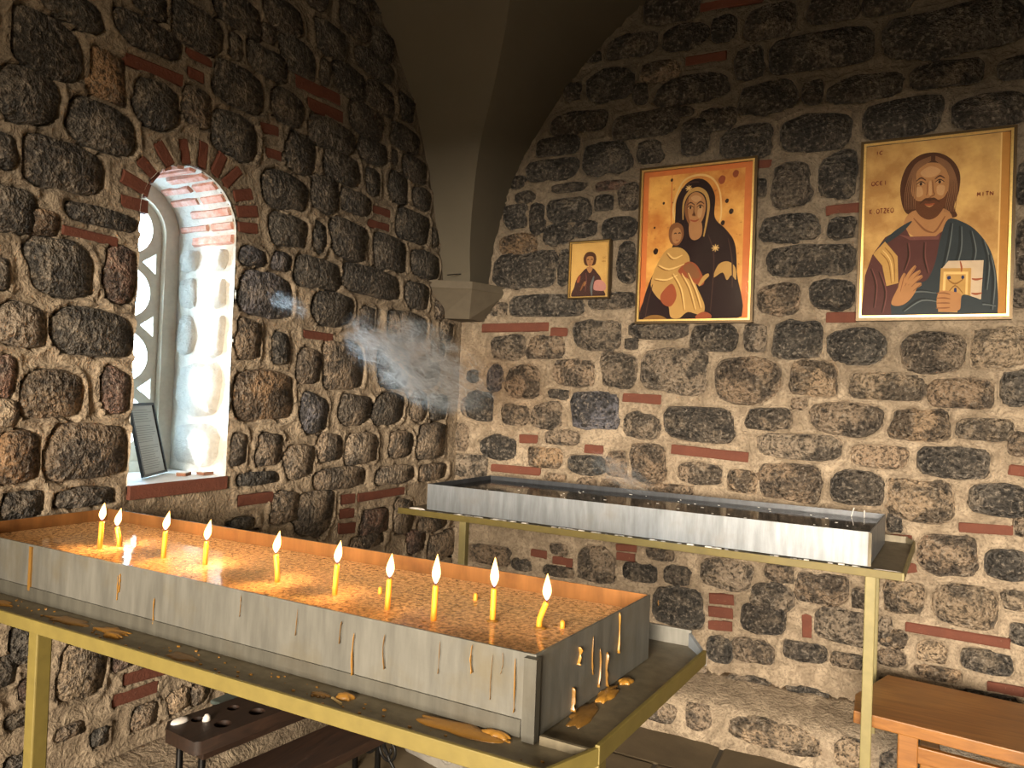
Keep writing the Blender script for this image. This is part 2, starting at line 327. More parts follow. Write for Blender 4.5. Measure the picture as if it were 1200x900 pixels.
LEFT_MORE='0.365,0.109,0.095,0.071;0.587,0.109,0.087,0.071;0.834,0.109,0.12,0.071;1.166,0.109,0.172,0.071;1.538,0.109,0.16,0.071;1.895,0.109,0.157,0.071;0.413,0.311,0.143,0.094;0.749,0.311,0.153,0.094;1.108,0.311,0.165,0.094;1.481,0.311,0.168,0.094;0.634,0.515,0.168,0.074;1.008,0.515,0.165,0.074;1.343,0.515,0.131,0.074;1.635,0.515,0.121,0.074;1.06,0.706,0.1,0.081;1.343,0.706,0.143,0.081;1.634,0.706,0.108,0.081;1.898,0.706,0.116,0.081;1.666,0.894,0.175,0.071;2.035,0.894,0.153,0.071;0.235,3,0.171,0.099;0.182,3.232,0.138,0.098;0.475,3.232,0.115,0.098;0.257,3.461,0.096,0.094;0.531,3.461,0.138,0.094;0.191,3.69,0.14,0.099;0.541,3.69,0.17,0.099;0.09,0.06,0.06,0.03;0.183,0.142,0.043,0.032;0.117,0.353,0.074,0.043;0.113,0.458,0.039,0.042;0.375,0.557,0.039,0.036;0.618,0.647,0.039,0.034;0.732,0.647,0.051,0.034;0.858,0.647,0.051,0.034;1.396,0.85,0.062,0.038;2.3,0.85,0.045,0.038;2.548,0.85,0.055,0.038;0.089,0.955,0.057,0.047;0.212,0.955,0.043,0.047;2.285,0.955,0.06,0.047;2.417,0.955,0.049,0.047;2.53,0.955,0.04,0.047;2.364,1.069,0.055,0.047;2.484,1.069,0.042,0.047;0.251,1.798,0.064,0.038;0.174,1.904,0.066,0.049;0.885,1.904,0.046,0.049;0.241,2.022,0.051,0.049;0.117,2.134,0.044,0.042;0.094,2.237,0.043,0.042;0.151,2.345,0.06,0.046;0.093,2.451,0.052,0.04;0.218,2.451,0.049,0.04;0.172,2.549,0.074,0.038;0.219,2.655,0.05,0.047;0.249,2.755,0.071,0.033;1.326,3.262,0.055,0.043;1.473,3.262,0.067,0.043;0.871,3.45,0.068,0.04;1.131,3.45,0.055,0.04;0.88,3.541,0.067,0.031'
LEFT_FAR='2.193,0.109,0.102,0.071;2.469,0.109,0.134,0.071;2.751,0.109,0.108,0.071;2.995,0.109,0.097,0.071;3.223,0.109,0.091,0.071;3.455,0.109,0.101,0.071;3.77,0.109,0.173,0.071;4.145,0.109,0.163,0.071;2.693,0.311,0.131,0.094;2.961,0.311,0.098,0.094;3.226,0.311,0.127,0.094;3.483,0.311,0.089,0.094;3.785,0.311,0.173,0.094;4.165,0.311,0.167,0.094;2.746,0.515,0.111,0.074;3.057,0.515,0.161,0.074;3.343,0.515,0.084,0.074;3.552,0.515,0.085,0.074;3.819,0.515,0.143,0.074;4.11,0.515,0.108,0.074;2.803,0.706,0.136,0.081;3.149,0.706,0.17,0.081;3.449,0.706,0.09,0.081;3.666,0.706,0.086,0.081;3.895,0.706,0.103,0.081;4.194,0.706,0.157,0.081;2.702,0.894,0.082,0.071;2.933,0.894,0.109,0.071;3.259,0.894,0.177,0.071;3.633,0.894,0.158,0.071;3.951,0.894,0.121,0.071;2.885,1.088,0.158,0.087;3.199,1.088,0.116,0.087;3.465,1.088,0.109,0.087;3.703,1.088,0.09,0.087;4.011,1.088,0.178,0.087;2.835,1.282,0.157,0.07;3.154,1.282,0.121,0.07;3.493,1.282,0.179,0.07;3.84,1.282,0.128,0.07;4.112,1.282,0.104,0.07;3.009,1.451,0.094,0.063;3.229,1.451,0.085,0.063;3.527,1.451,0.173,0.063;3.876,1.451,0.137,0.063;2.875,1.629,0.172,0.078;3.201,1.629,0.114,0.078;3.5,1.629,0.146,0.078;3.846,1.629,0.16,0.078;4.19,1.629,0.144,0.078;2.887,1.826,0.084,0.083;3.182,1.826,0.17,0.083;3.484,1.826,0.093,0.083;3.794,1.826,0.177,0.083;4.157,1.826,0.147,0.083;2.937,2.014,0.161,0.069;3.296,2.014,0.158,0.069;3.662,2.014,0.168,0.069;4.005,2.014,0.135,0.069;2.898,2.189,0.166,0.07;3.246,2.189,0.141,0.07;3.52,2.189,0.094,0.07;3.77,2.189,0.116,0.07;4.083,2.189,0.157,0.07;2.952,2.357,0.09,0.062;3.172,2.357,0.091,0.062;3.446,2.357,0.142,0.062;3.797,2.357,0.169,0.062;4.136,2.357,0.131,0.062;2.932,2.552,0.098,0.096;3.165,2.552,0.095,0.096;3.429,2.552,0.129,0.096;3.712,2.552,0.114,0.096;4,2.552,0.134,0.096;2.741,2.775,0.157,0.09;3.117,2.775,0.179,0.09;3.478,2.775,0.143,0.09;3.808,2.775,0.148,0.09;4.137,2.775,0.141,0.09;2.434,3,0.157,0.099;2.747,3,0.116,0.099;3.05,3,0.146,0.099;3.329,3,0.093,0.099;3.551,3,0.088,0.099;3.773,3,0.094,0.099;4.069,3,0.161,0.099;1.938,3.232,0.098,0.098;2.222,3.232,0.145,0.098;2.52,3.232,0.113,0.098;2.782,3.232,0.11,0.098;3.015,3.232,0.082,0.098;3.219,3.232,0.082,0.098;3.516,3.232,0.175,0.098;3.894,3.232,0.163,0.098;1.497,3.461,0.174,0.094;1.867,3.461,0.156,0.094;2.239,3.461,0.177,0.094;2.548,3.461,0.092,0.094;2.825,3.461,0.145,0.094;3.158,3.461,0.148,0.094;3.5,3.461,0.155,0.094;3.836,3.461,0.142,0.094;4.181,3.461,0.163,0.094;0.901,3.69,0.15,0.099;1.202,3.69,0.111,0.099;1.456,3.69,0.103,0.099;1.712,3.69,0.113,0.099;2.007,3.69,0.143,0.099;2.369,3.69,0.18,0.099;2.759,3.69,0.17,0.099;3.089,3.69,0.12,0.099;3.369,3.69,0.12,0.099;3.691,3.69,0.162,0.099;4.001,3.69,0.108,0.099;4.27,3.69,0.121,0.099;2.55,0.557,0.052,0.036;4.244,0.85,0.06,0.038;2.614,1.069,0.064,0.047;4.285,1.178,0.051,0.042;2.618,1.608,0.064,0.041;2.632,1.798,0.053,0.038;4.329,2.022,0.06,0.049;2.652,2.345,0.042,0.046;2.779,2.345,0.061,0.046;4.331,2.345,0.045,0.046;2.689,2.451,0.053,0.04;2.657,2.549,0.057,0.038;4.26,2.549,0.064,0.038;2.015,3.052,0.063,0.036;2.162,3.052,0.059,0.036;4.329,3.154,0.039,0.046;1.635,3.262,0.071,0.043;4.237,3.262,0.048,0.043;1.046,3.541,0.074,0.031;1.214,3.541,0.07,0.031'
RIGHT_STONES='0.019,1.287,0.062,0.084,b;0.091,1.12,0.126,0.068,b;0.105,1.471,0.079,0.071,b;0.706,3.08,0.167,0.06,d;1.094,3.019,0.181,0.069,d;0.588,2.964,0.124,0.054,d;0.879,2.862,0.138,0.094,d;0.558,2.832,0.159,0.058,d;0.349,2.783,0.042,0.032,d;0.669,2.721,0.104,0.022,d;0.913,2.707,0.086,0.021,r;0.394,2.692,0.061,0.03,d;0.335,2.585,0.075,0.067,d;0.481,2.559,0.043,0.091,d;0.67,2.594,0.132,0.067,d;0.878,2.617,0.052,0.04,d;1.019,2.637,0.057,0.071,d;0.967,2.473,0.097,0.06,d;1.126,2.865,0.068,0.055,d;0.361,2.42,0.122,0.062,o;0.408,2.272,0.192,0.108,d;0.612,2.462,0.089,0.06,d;0.776,2.48,0.071,0.04,d;0.657,2.273,0.031,0.098,d;0.547,2.065,0.231,0.06,d;0.941,2.079,0.129,0.044,d;1.021,2.283,0.05,0.103,d;1.216,3.625,0.148,0.087,d;1.006,3.457,0.139,0.061,d;1.29,3.448,0.119,0.068,d;0.885,3.264,0.136,0.09,d;1.163,3.289,0.116,0.053,b;1.332,3.168,0.197,0.071,d;1.061,3.185,0.038,0.055,d;0.669,3.259,0.047,0.051,d;0.792,3.431,0.038,0.024,d;1.489,3.453,0.06,0.066,d;1.301,3.051,0.051,0.02,d;1.717,3.439,0.123,0.079,d;1.996,3.46,0.109,0.076,d;1.948,3.255,0.231,0.089,d;1.621,3.251,0.07,0.078,d;1.714,3.064,0.137,0.077,d;1.921,3.055,0.044,0.052,d;2.143,3.041,0.156,0.06,d;1.938,2.861,0.169,0.086,d;1.622,2.858,0.126,0.084,d;1.47,2.991,0.094,0.055,d;1.363,2.916,0.077,0.089,d;1.835,2.617,0.09,0.112,d;2.044,2.647,0.083,0.103,d;1.698,2.618,0.02,0.042,d;1.833,2.41,0.14,0.066,d;2.065,2.393,0.062,0.048,d;1.925,2.248,0.192,0.074,d;1.798,2.065,0.102,0.073,b;2.034,2.081,0.098,0.072,d;2.487,3.245,0.272,0.109,d;2.471,3.053,0.139,0.054,d;2.719,3.031,0.053,0.046,d;2.304,2.878,0.163,0.086,d;2.639,2.864,0.137,0.071,d;2.236,3.424,0.114,0.05,d;2.779,2.531,0.034,0.091,d;2.785,2.24,0.034,0.127,d;0.323,1.826,0.114,0.069,b;0.556,1.827,0.114,0.063,b;0.864,1.893,0.15,0.079,b;0.425,1.628,0.106,0.095,b;0.245,1.644,0.051,0.077,p;0.733,1.686,0.119,0.075,b;0.654,1.565,0.062,0.024,d;0.151,1.48,0.09,0.083,d;0.382,1.438,0.082,0.059,b;0.583,1.443,0.097,0.072,b;0.863,1.484,0.138,0.102,p;0.681,1.327,0.1,0.04,b;0.281,1.243,0.121,0.067,d;0.577,1.206,0.103,0.055,o;0.833,1.185,0.112,0.051,d;0.65,1.102,0.065,0.017,b;1.199,1.921,0.162,0.047,d;1.49,1.877,0.11,0.069,d;1.063,1.847,0.033,0.027,d;0.994,1.707,0.103,0.094,b;1.298,1.708,0.182,0.112,b;1.657,1.668,0.158,0.116,b;1.132,1.415,0.095,0.067,b;1.43,1.438,0.168,0.089,d;1.768,1.482,0.106,0.05,b;1.174,1.223,0.096,0.096,b;1.002,1.203,0.052,0.068,b;1.441,1.19,0.111,0.052,b;1.291,1.1,0.115,0.02,b;1.693,1.877,0.052,0.067,b;1.885,1.868,0.115,0.086,d;2.146,1.838,0.123,0.085,d;1.964,1.686,0.107,0.081,t;2.269,1.656,0.153,0.06,t;1.903,1.562,0.034,0.028,b;2.111,1.499,0.16,0.075,b;1.909,1.357,0.182,0.059,b;1.88,1.184,0.136,0.087,b;1.655,1.168,0.073,0.052,t;2.163,1.184,0.11,0.078,d;2.251,1.335,0.116,0.05,b;2.449,1.811,0.125,0.091,b;2.697,1.833,0.102,0.086,t;2.565,1.633,0.119,0.063,b;2.764,1.661,0.054,0.076,d;2.411,1.486,0.119,0.066,t;2.653,1.48,0.109,0.046,t;2.54,1.33,0.135,0.067,d;2.784,1.424,0.044,0.05,b;2.418,1.149,0.13,0.092,t;2.719,1.183,0.115,0.067,d;2.321,1.041,0.027,0.042,d;2.803,1.082,0.034,0.039,b;2.53,0.924,0.108,0.089,b;2.749,0.912,0.085,0.063,d;2.366,0.714,0.077,0.07,t;2.603,0.714,0.117,0.088,t;2.788,0.768,0.05,0.041,t;2.806,0.629,0.041,0.041,d;2.333,0.524,0.052,0.042,t;2.483,0.496,0.053,0.044,t;2.683,0.492,0.093,0.043,d;2.327,0.439,0.057,0.034,b;2.505,0.406,0.083,0.024,t;2.384,0.315,0.111,0.03,b;2.688,0.32,0.106,0.043,d;1.591,0.702,0.127,0.073,b;1.841,0.745,0.064,0.041,b;1.811,0.626,0.097,0.065,b;1.775,0.513,0.106,0.065,d;2.03,0.697,0.112,0.071,b;2.137,0.542,0.135,0.078,b;2.191,0.68,0.03,0.046,b;1.964,0.394,0.101,0.04,d;1.727,0.35,0.093,0.055,b;2.149,0.392,0.073,0.031,b;2.295,0.555,0.029,0.065,b;1.151,0.648,0.089,0.044,d;1.347,0.662,0.066,0.045,d;1.358,0.501,0.129,0.099,d;1.572,0.328,0.062,0.061,d;1.257,0.756,0.074,0.026,b;0.908,0.654,0.114,0.091,b;0.462,0.591,0.059,0.029,d;0.689,0.707,0.051,0.028,b;0.689,0.588,0.092,0.026,b;0.254,0.616,0.135,0.054,b'
RIGHT_BRICKS='1.369,3.579,1.68,3.568,0.044;1.303,3.312,1.507,3.31,0.045;1.996,2.479,2.149,2.483,0.045;1.646,2.738,1.743,2.732,0.038;2.011,1.973,2.149,1.971,0.048;0.146,1.938,0.579,1.942,0.049;0.588,1.915,0.697,1.91,0.048;0.421,1.304,0.54,1.306,0.048;0.819,1.275,0.927,1.273,0.046;0.24,1.124,0.558,1.125,0.044;1.027,1.562,1.236,1.556,0.049;1.298,1.305,1.68,1.289,0.047;2.742,1.317,2.814,1.312,0.043;2.57,1.051,2.763,1.061,0.04;2.299,0.969,2.393,0.977,0.038;2.37,0.845,2.413,0.855,0.041;2.377,0.589,2.765,0.584,0.041;2.688,0.392,2.817,0.392,0.04;1.967,0.575,1.976,0.464,0.045;1.516,0.574,1.634,0.585,0.05;1.514,0.51,1.632,0.517,0.051;1.514,0.442,1.63,0.452,0.046;0.518,0.67,0.624,0.666,0.043;0.656,0.646,0.774,0.644,0.047;1.019,0.764,1.132,0.77,0.036;1.025,0.72,1.124,0.722,0.041'
RIGHT_MORE='0.277,0.131,0.133,0.093;0.562,0.131,0.112,0.093;0.878,0.131,0.165,0.093;1.182,0.131,0.099,0.093;1.42,0.131,0.099,0.093;1.697,0.131,0.138,0.093;2.003,0.131,0.128,0.093;2.327,0.131,0.156,0.093;2.604,0.131,0.082,0.093;0.246,0.337,0.175,0.077;0.56,0.337,0.099,0.077;0.792,0.337,0.093,0.077;0.268,0.915,0.119,0.096;0.592,0.915,0.165,0.096;0.971,0.915,0.173,0.096;1.341,0.915,0.157,0.096;1.703,0.915,0.165,0.096;2.056,0.915,0.149,0.096;1.32,2.092,0.178,0.065;2.324,2.092,0.105,0.065;2.585,2.092,0.116,0.065;1.31,2.282,0.091,0.088;2.39,2.282,0.161,0.088;1.333,2.481,0.098,0.076;2.495,2.481,0.162,0.076;1.311,2.673,0.128,0.08;2.385,2.673,0.124,0.08;0.279,3.258,0.133,0.067;0.203,3.446,0.133,0.086;0.542,3.446,0.165,0.086;0.292,3.648,0.168,0.08;0.589,3.648,0.089,0.08;0.837,3.648,0.119,0.08;0.444,3.843,0.112,0.08;0.689,3.843,0.093,0.08;1.061,0.371,0.049,0.044;0.141,0.47,0.069,0.035;0.287,0.47,0.053,0.035;0.42,0.47,0.056,0.035;0.567,0.47,0.066,0.035;0.709,0.47,0.053,0.035;0.855,0.47,0.069,0.035;0.986,0.47,0.038,0.035;1.096,0.47,0.049,0.035;0.841,1.078,0.053,0.036;0.97,1.078,0.052,0.036;0.095,1.652,0.038,0.034;0.139,2.047,0.039,0.038;0.252,2.047,0.049,0.038;2.786,2.047,0.047,0.038;0.092,2.256,0.055,0.041;0.827,2.256,0.054,0.041;1.49,2.256,0.068,0.041;0.854,2.354,0.063,0.036;1.46,2.354,0.04,0.036;1.564,2.354,0.04,0.036;2.65,2.354,0.073,0.036;0.098,2.444,0.039,0.033;1.597,2.444,0.057,0.033;0.121,2.535,0.065,0.037;2.244,2.535,0.07,0.037;0.233,2.751,0.053,0.042;0.082,2.964,0.051,0.048;0.217,2.964,0.06,0.048;0.339,2.964,0.039,0.048;0.128,3.078,0.051,0.047;0.264,3.078,0.061,0.047;2.422,3.476,0.039,0.042;1.457,3.683,0.042,0.045;1.58,3.683,0.057,0.045;0.095,3.78,0.065,0.031;0.227,3.78,0.042,0.031'
RIGHT_FAR='2.899,0.131,0.173,0.093;3.22,0.131,0.108,0.093;3.498,0.131,0.13,0.093;3.078,0.337,0.125,0.077;3.366,0.337,0.123,0.077;3.634,0.337,0.104,0.077;3.246,0.527,0.11,0.077;3.541,0.527,0.146,0.077;3.15,0.711,0.098,0.072;3.396,0.711,0.108,0.072;3.642,0.711,0.098,0.072;3.097,0.915,0.133,0.096;3.406,0.915,0.136,0.096;3.121,1.12,0.14,0.072;3.407,1.12,0.106,0.072;3.651,1.12,0.098,0.072;3.117,1.313,0.134,0.085;3.386,1.313,0.095,0.085;3.649,1.313,0.128,0.085;3.127,1.53,0.141,0.096;3.446,1.53,0.138,0.096;3.707,1.53,0.084,0.096;3.278,1.744,0.133,0.082;3.592,1.744,0.14,0.082;3.314,1.927,0.113,0.065;3.589,1.927,0.122,0.065;3.064,2.092,0.095,0.065;3.32,2.092,0.121,0.065;3.638,2.092,0.157,0.065;3.24,2.282,0.085,0.088;3.531,2.282,0.166,0.088;3.162,2.481,0.109,0.076;3.425,2.481,0.114,0.076;3.213,2.673,0.163,0.08;3.55,2.673,0.133,0.08;3.151,2.877,0.116,0.087;3.389,2.877,0.082,0.087;3.598,2.877,0.087,0.087;3.168,3.078,0.168,0.078;3.463,3.078,0.086,0.078;2.976,3.258,0.157,0.067;3.272,3.258,0.099,0.067;3.572,3.258,0.161,0.067;2.974,3.446,0.138,0.086;3.31,3.446,0.158,0.086;3.639,3.446,0.131,0.086;1.867,3.648,0.142,0.08;2.145,3.648,0.097,0.08;2.412,3.648,0.129,0.08;2.703,3.648,0.122,0.08;2.995,3.648,0.13,0.08;3.294,3.648,0.129,0.08;3.553,3.648,0.089,0.08;0.96,3.843,0.138,0.08;1.22,3.843,0.082,0.08;1.514,3.843,0.172,0.08;1.862,3.843,0.137,0.08;2.146,3.843,0.107,0.08;2.466,3.843,0.174,0.08;2.818,3.843,0.138,0.08;3.077,3.843,0.081,0.08;3.351,3.843,0.152,0.08;3.629,3.843,0.085,0.08;3.698,0.071,0.053,0.041;2.95,0.47,0.041,0.035;2.946,0.557,0.055,0.032;3.068,0.557,0.042,0.032;3.662,0.88,0.047,0.037;3.682,0.979,0.056,0.042;2.984,1.74,0.057,0.035;2.938,1.842,0.068,0.047;2.944,1.949,0.069,0.04;3.108,1.949,0.071,0.04;2.982,2.256,0.041,0.041;2.958,2.354,0.05,0.036;2.918,2.444,0.048,0.033;3.673,2.444,0.068,0.033;3.662,2.535,0.053,0.037;2.941,2.641,0.04,0.048;2.934,2.751,0.056,0.042;2.861,2.854,0.067,0.042;3.676,3.078,0.067,0.047;2.53,3.476,0.045,0.042;2.639,3.476,0.039,0.042'
# ------------------------------------------------------------------ masonry
rnd = random.Random(11)
STONE_COL = {'d': (0.095, 0.080, 0.064), 'b': (0.26, 0.195, 0.135), 't': (0.35, 0.255, 0.165), 'r': (0.22, 0.130, 0.095),
             'o': (0.30, 0.19, 0.105), 'p': (0.13, 0.122, 0.135)}

def parse(txt):
    out = []
    for s in txt.split(';'):
        a = s.split(',')
        out.append([float(x) if not x.isalpha() else x for x in a])
    return out

class Stone:
    def __init__(s, u, v, a, b, code):
        s.u, s.v, s.a, s.b, s.code = u, v, a + 0.007, b + 0.007, code
        s.n = rnd.uniform(2.6, 5.0)
        s.h = [(k, rnd.uniform(0, 6.283), rnd.uniform(0.0, 0.10) / (1 + 0.25 * k)) for k in (2, 3, 4, 5, 7)]
        s.tilt = rnd.uniform(-0.06, 0.06)
    def R(s, th):
        c = np.abs(np.cos(th)) / s.a; q = np.abs(np.sin(th)) / s.b
        r = (c ** s.n + q ** s.n) ** (-1.0 / s.n)
        m = 1.0
        for k, p, w in s.h: m = m + w * np.cos(k * th + p)
        return r * m
    def verts(s, place):
        n = 14; th0 = math.atan2(s.b, s.a)
        # angles chosen so that corners are sampled
        ths = np.array(sorted([th0, math.pi - th0, math.pi + th0, 2*math.pi - th0] +
              [th0 * 0.45, -th0 * 0.45, math.pi - th0*0.45, math.pi + th0*0.45, math.pi/2 - (math.pi/2-th0)*0.35, math.pi/2 + (math.pi/2-th0)*0.35,
               1.5*math.pi - (math.pi/2-th0)*0.35, 1.5*math.pi + (math.pi/2-th0)*0.35, math.pi/2 - (math.pi/2-th0)*0.75, 1.5*math.pi + (math.pi/2-th0)*0.75]))
        r = s.R(ths)
        vs = []
        top = rnd.uniform(0.010, 0.022)
        for sc, h in ((1.0, -0.014), (0.90, top * 0.75)):
            for t_, rr in zip(ths, r):
                hh = h + (rnd.uniform(-0.005, 0.006) if h > 0 else 0)
                x = rr * sc * math.cos(t_); y = rr * sc * math.sin(t_)
                hh += s.tilt * y if h > 0 else 0
                vs.append(place(s.u + x, s.v + y, hh))
        vs.append(place(s.u, s.v, top + rnd.uniform(-0.004, 0.01)))
        n = len(ths)
        fs = [(i, (i+1) % n, n + (i+1) % n, n + i) for i in range(n)] + [(n + i, n + (i+1) % n, 2*n) for i in range(n)]
        return vs, fs

def grid_noise(shape, cell, step, rs):
    ny, nx = shape
    gy, gx = int(ny*step/cell) + 3, int(nx*step/cell) + 3
    g = rs.rand(gy, gx)
    yy = np.arange(ny)*step/cell; xx = np.arange(nx)*step/cell
    y0 = yy.astype(int); x0 = xx.astype(int); fy = (yy - y0)[:, None]; fx = (xx - x0)[None, :]
    fy = fy*fy*(3-2*fy); fx = fx*fx*(3-2*fx)
    a = g[y0][:, x0]; b = g[y0][:, x0+1]; c = g[y0+1][:, x0]; d = g[y0+1][:, x0+1]
    return (a*(1-fx)+b*fx)*(1-fy) + (c*(1-fx)+d*fx)*fy

def masonry(name, label, place, U, V, stones, bricks, more, far, hole=None, seed=1):
    step = 0.012
    nx, ny = int(U/step) + 1, int(V/step) + 1
    us = np.linspace(0, U, nx); vs = np.linspace(0, V, ny)
    rs = np.random.RandomState(seed)
    H = (grid_noise((ny, nx), 0.22, step, rs) - 0.5)*0.010 + (grid_noise((ny, nx), 0.06, step, rs) - 0.5)*0.006 + (grid_noise((ny, nx), 0.024, step, rs) - 0.5)*0.003
    lip = np.zeros_like(H); cut = np.zeros(H.shape, bool)
    lipw = 0.5 + grid_noise((ny, nx), 0.15, step, rs)
    objs = [Stone(*s) for s in stones]
    for s in more: objs.append(Stone(*s, rnd.choice('ddbbb') if s[1] < 2.0 else rnd.choice('dddb')))
    fars = [Stone(*s, 'd' if s[1] > 1.9 else 'b') for s in far]
    for s in objs + fars:
        e = 1.25; m = 0.04
        i0, i1 = np.searchsorted(us, [s.u - s.a*e - m, s.u + s.a*e + m]); j0, j1 = np.searchsorted(vs, [s.v - s.b*e - m, s.v + s.b*e + m])
        if i1 <= i0 or j1 <= j0: continue
        x = us[i0:i1][None, :] - s.u; y = vs[j0:j1][:, None] - s.v
        rho = np.hypot(x, y); th = np.arctan2(y, x)
        d = (rho / s.R(th) - 1) * np.minimum(rho, 1.3*min(s.a, s.b))
        lip[j0:j1, i0:i1] = np.maximum(lip[j0:j1, i0:i1], np.where((d > 0) & (d < 0.035), 0.015*np.exp(-((d-0.007)/0.009)**2), 0))
        cut[j0:j1, i0:i1] |= d < -0.002
    for (u0, v0, u1, v1, th) in bricks:
        du, dv = u1-u0, v1-v0; ln = math.hypot(du, dv); du /= ln; dv /= ln
        cu, cv = (u0+u1)/2, (v0+v1)/2; r = ln/2 + th + 0.05
        i0, i1 = np.searchsorted(us, [cu-r, cu+r]); j0, j1 = np.searchsorted(vs, [cv-r, cv+r])
        if i1 <= i0 or j1 <= j0: continue
        x = us[i0:i1][None, :] - cu; y = vs[j0:j1][:, None] - cv
        a = np.abs(x*du + y*dv) - ln/2; b = np.abs(-x*dv + y*du) - th/2
        d = np.maximum(a, b)
        lip[j0:j1, i0:i1] = np.maximum(lip[j0:j1, i0:i1], np.where((d > 0) & (d < 0.03), 0.009*np.exp(-((d-0.006)/0.010)**2), 0))
        cut[j0:j1, i0:i1] |= d < -0.003
    H = H + lip*lipw
    H = np.where(cut, -0.02, H)
    uu, vv = np.meshgrid(us, vs)
    co = place(uu.ravel(), vv.ravel(), H.ravel())
    idx = np.arange(nx*ny).reshape(ny, nx)
    quads = np.stack([idx[:-1, :-1], idx[:-1, 1:], idx[1:, 1:], idx[1:, :-1]], -1).reshape(-1, 4)
    if hole is not None:
        cu = (uu[:-1, :-1] + step/2).ravel(); cv = (vv[:-1, :-1] + step/2).ravel()
        quads = quads[~hole(cu, cv)]
    me = bpy.data.meshes.new(name)
    me.vertices.add(nx*ny); me.vertices.foreach_set('co', np.stack(co, -1).astype(np.float32).ravel())
    nq = len(quads)
    me.loops.add(nq*4); me.loops.foreach_set('vertex_index', quads.astype(np.int32).ravel())
    me.polygons.add(nq); me.polygons.foreach_set('loop_start', np.arange(0, nq*4, 4, dtype=np.int32))
    me.polygons.foreach_set('use_smooth', np.ones(nq, bool))
    me.update(); me.validate()
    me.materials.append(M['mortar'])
    wall = bpy.data.objects.new(name, me); COL.objects.link(wall)
    tag(wall, label, kind='structure')
    pl = lambda u, v, h: tuple(float(q) for q in place(u, v, h))
    for s in objs:
        vsx, fs = s.verts(pl)
        o = MB().add(vsx, fs).build('stone', M['stone'], wall, True)
        c = STONE_COL[s.code]; j = rnd.uniform(0.78, 1.25); w = rnd.uniform(-0.06, 0.06)
        o.color = (c[0]*j*(1+w), c[1]*j, c[2]*j*(1-w), 1)
    if fars:
        mb = MB()
        for s in fars: mb.add(*s.verts(pl))
        o = mb.build('rubble_stone', M['stone'], wall, True); o['kind'] = 'stuff'; o.color = (0.11, 0.09, 0.07, 1)
    for (u0, v0, u1, v1, th) in bricks:
        du, dv = u1-u0, v1-v0; ln = math.hypot(du, dv); du /= ln; dv /= ln; px, py = -dv, du
        ring = lambda g, h: [pl(u0 + du*a*ln + du*(-g if a else g) + px*b, v0 + dv*a*ln + dv*(-g if a else g) + py*b, h + rnd.uniform(-0.0015, 0.0015))
                             for a, b in ((0, -th/2+g), (1, -th/2+g), (1, th/2-g), (0, th/2-g))]
        t_ = rnd.uniform(0.004, 0.010)
        MB().loft([ring(-0.002, -0.018), ring(-0.001, t_-0.003), ring(0.004, t_)]).build('brick', M['brick'], wall)
    return wall

# window opening in wall coordinates
WC, WR, WS, WB = 1.912, 0.205, 2.132, 1.195
def in_window(u, v):
    return ((np.abs(u - WC) < WR) & (v > WB - 0.03) & (v <= WS)) | ((v > WS) & (np.hypot(u - WC, v - WS) < WR))

L_STONES, L_BRICKS, L_MORE, L_FAR = parse(LEFT_STONES), parse(LEFT_BRICKS), parse(LEFT_MORE), parse(LEFT_FAR)
R_STONES, R_BRICKS, R_MORE, R_FAR = parse(RIGHT_STONES), parse(RIGHT_BRICKS), parse(RIGHT_MORE), parse(RIGHT_FAR)
for s in L_STONES + L_MORE:      # no stone reaches into the window opening
    if 1.17 < s[1] < 2.16:
        lo, hi = s[0]-s[2], s[0]+s[2]
        if lo < WC - WR and hi > WC - WR - 0.02: hi = WC - WR - 0.02
        if hi > WC + WR and lo < WC + WR + 0.012: lo = WC + WR + 0.012
        s[0], s[2] = (lo+hi)/2, (hi-lo)/2
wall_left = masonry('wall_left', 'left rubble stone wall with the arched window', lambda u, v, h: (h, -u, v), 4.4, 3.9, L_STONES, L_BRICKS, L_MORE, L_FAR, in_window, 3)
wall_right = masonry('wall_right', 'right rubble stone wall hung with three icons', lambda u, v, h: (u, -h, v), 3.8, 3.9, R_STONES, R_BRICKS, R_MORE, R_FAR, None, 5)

def curve_plate(name, loops, thick, mat, parent, mtx):
    """flat plate with holes (2D curve filled and extruded), converted to a mesh"""
    cu = bpy.data.curves.new(name, 'CURVE'); cu.dimensions = '2D'; cu.fill_mode = 'BOTH'; cu.extrude = thick/2
    for lp in loops:
        sp = cu.splines.new('POLY'); sp.points.add(len(lp)-1); sp.use_cyclic_u = True
        for p, (x, y) in zip(sp.points, lp): p.co = (x, y, 0, 1)
    tmp = bpy.data.objects.new(name, cu); COL.objects.link(tmp)
    me = bpy.data.meshes.new_from_object(tmp.evaluated_get(bpy.context.evaluated_depsgraph_get()))
    bpy.data.objects.remove(tmp); bpy.data.curves.remove(cu)
    me.name = name; me.materials.clear(); me.materials.append(mat); me.transform(mtx)
    o = bpy.data.objects.new(name, me); COL.objects.link(o)
    if parent is not None: o.parent = parent
    return o

def arch_loop(cx, r, spring, base, n=20):
    return [(cx - r, base), (cx + r, base)] + [(cx + r*math.cos(a), spring + r*math.sin(a)) for a in [math.pi*i/n for i in range(n+1)]]
def circle(cx, cy, r, n=28): return [(cx + r*math.cos(2*math.pi*i/n), cy + r*math.sin(2*math.pi*i/n)) for i in range(n)]
LEFT_MTX = Matrix(((0, 0, 1, 0), (-1, 0, 0, 0), (0, 1, 0, 0), (0, 0, 0, 1)))     # (u, v, h) -> (h, -u, v)

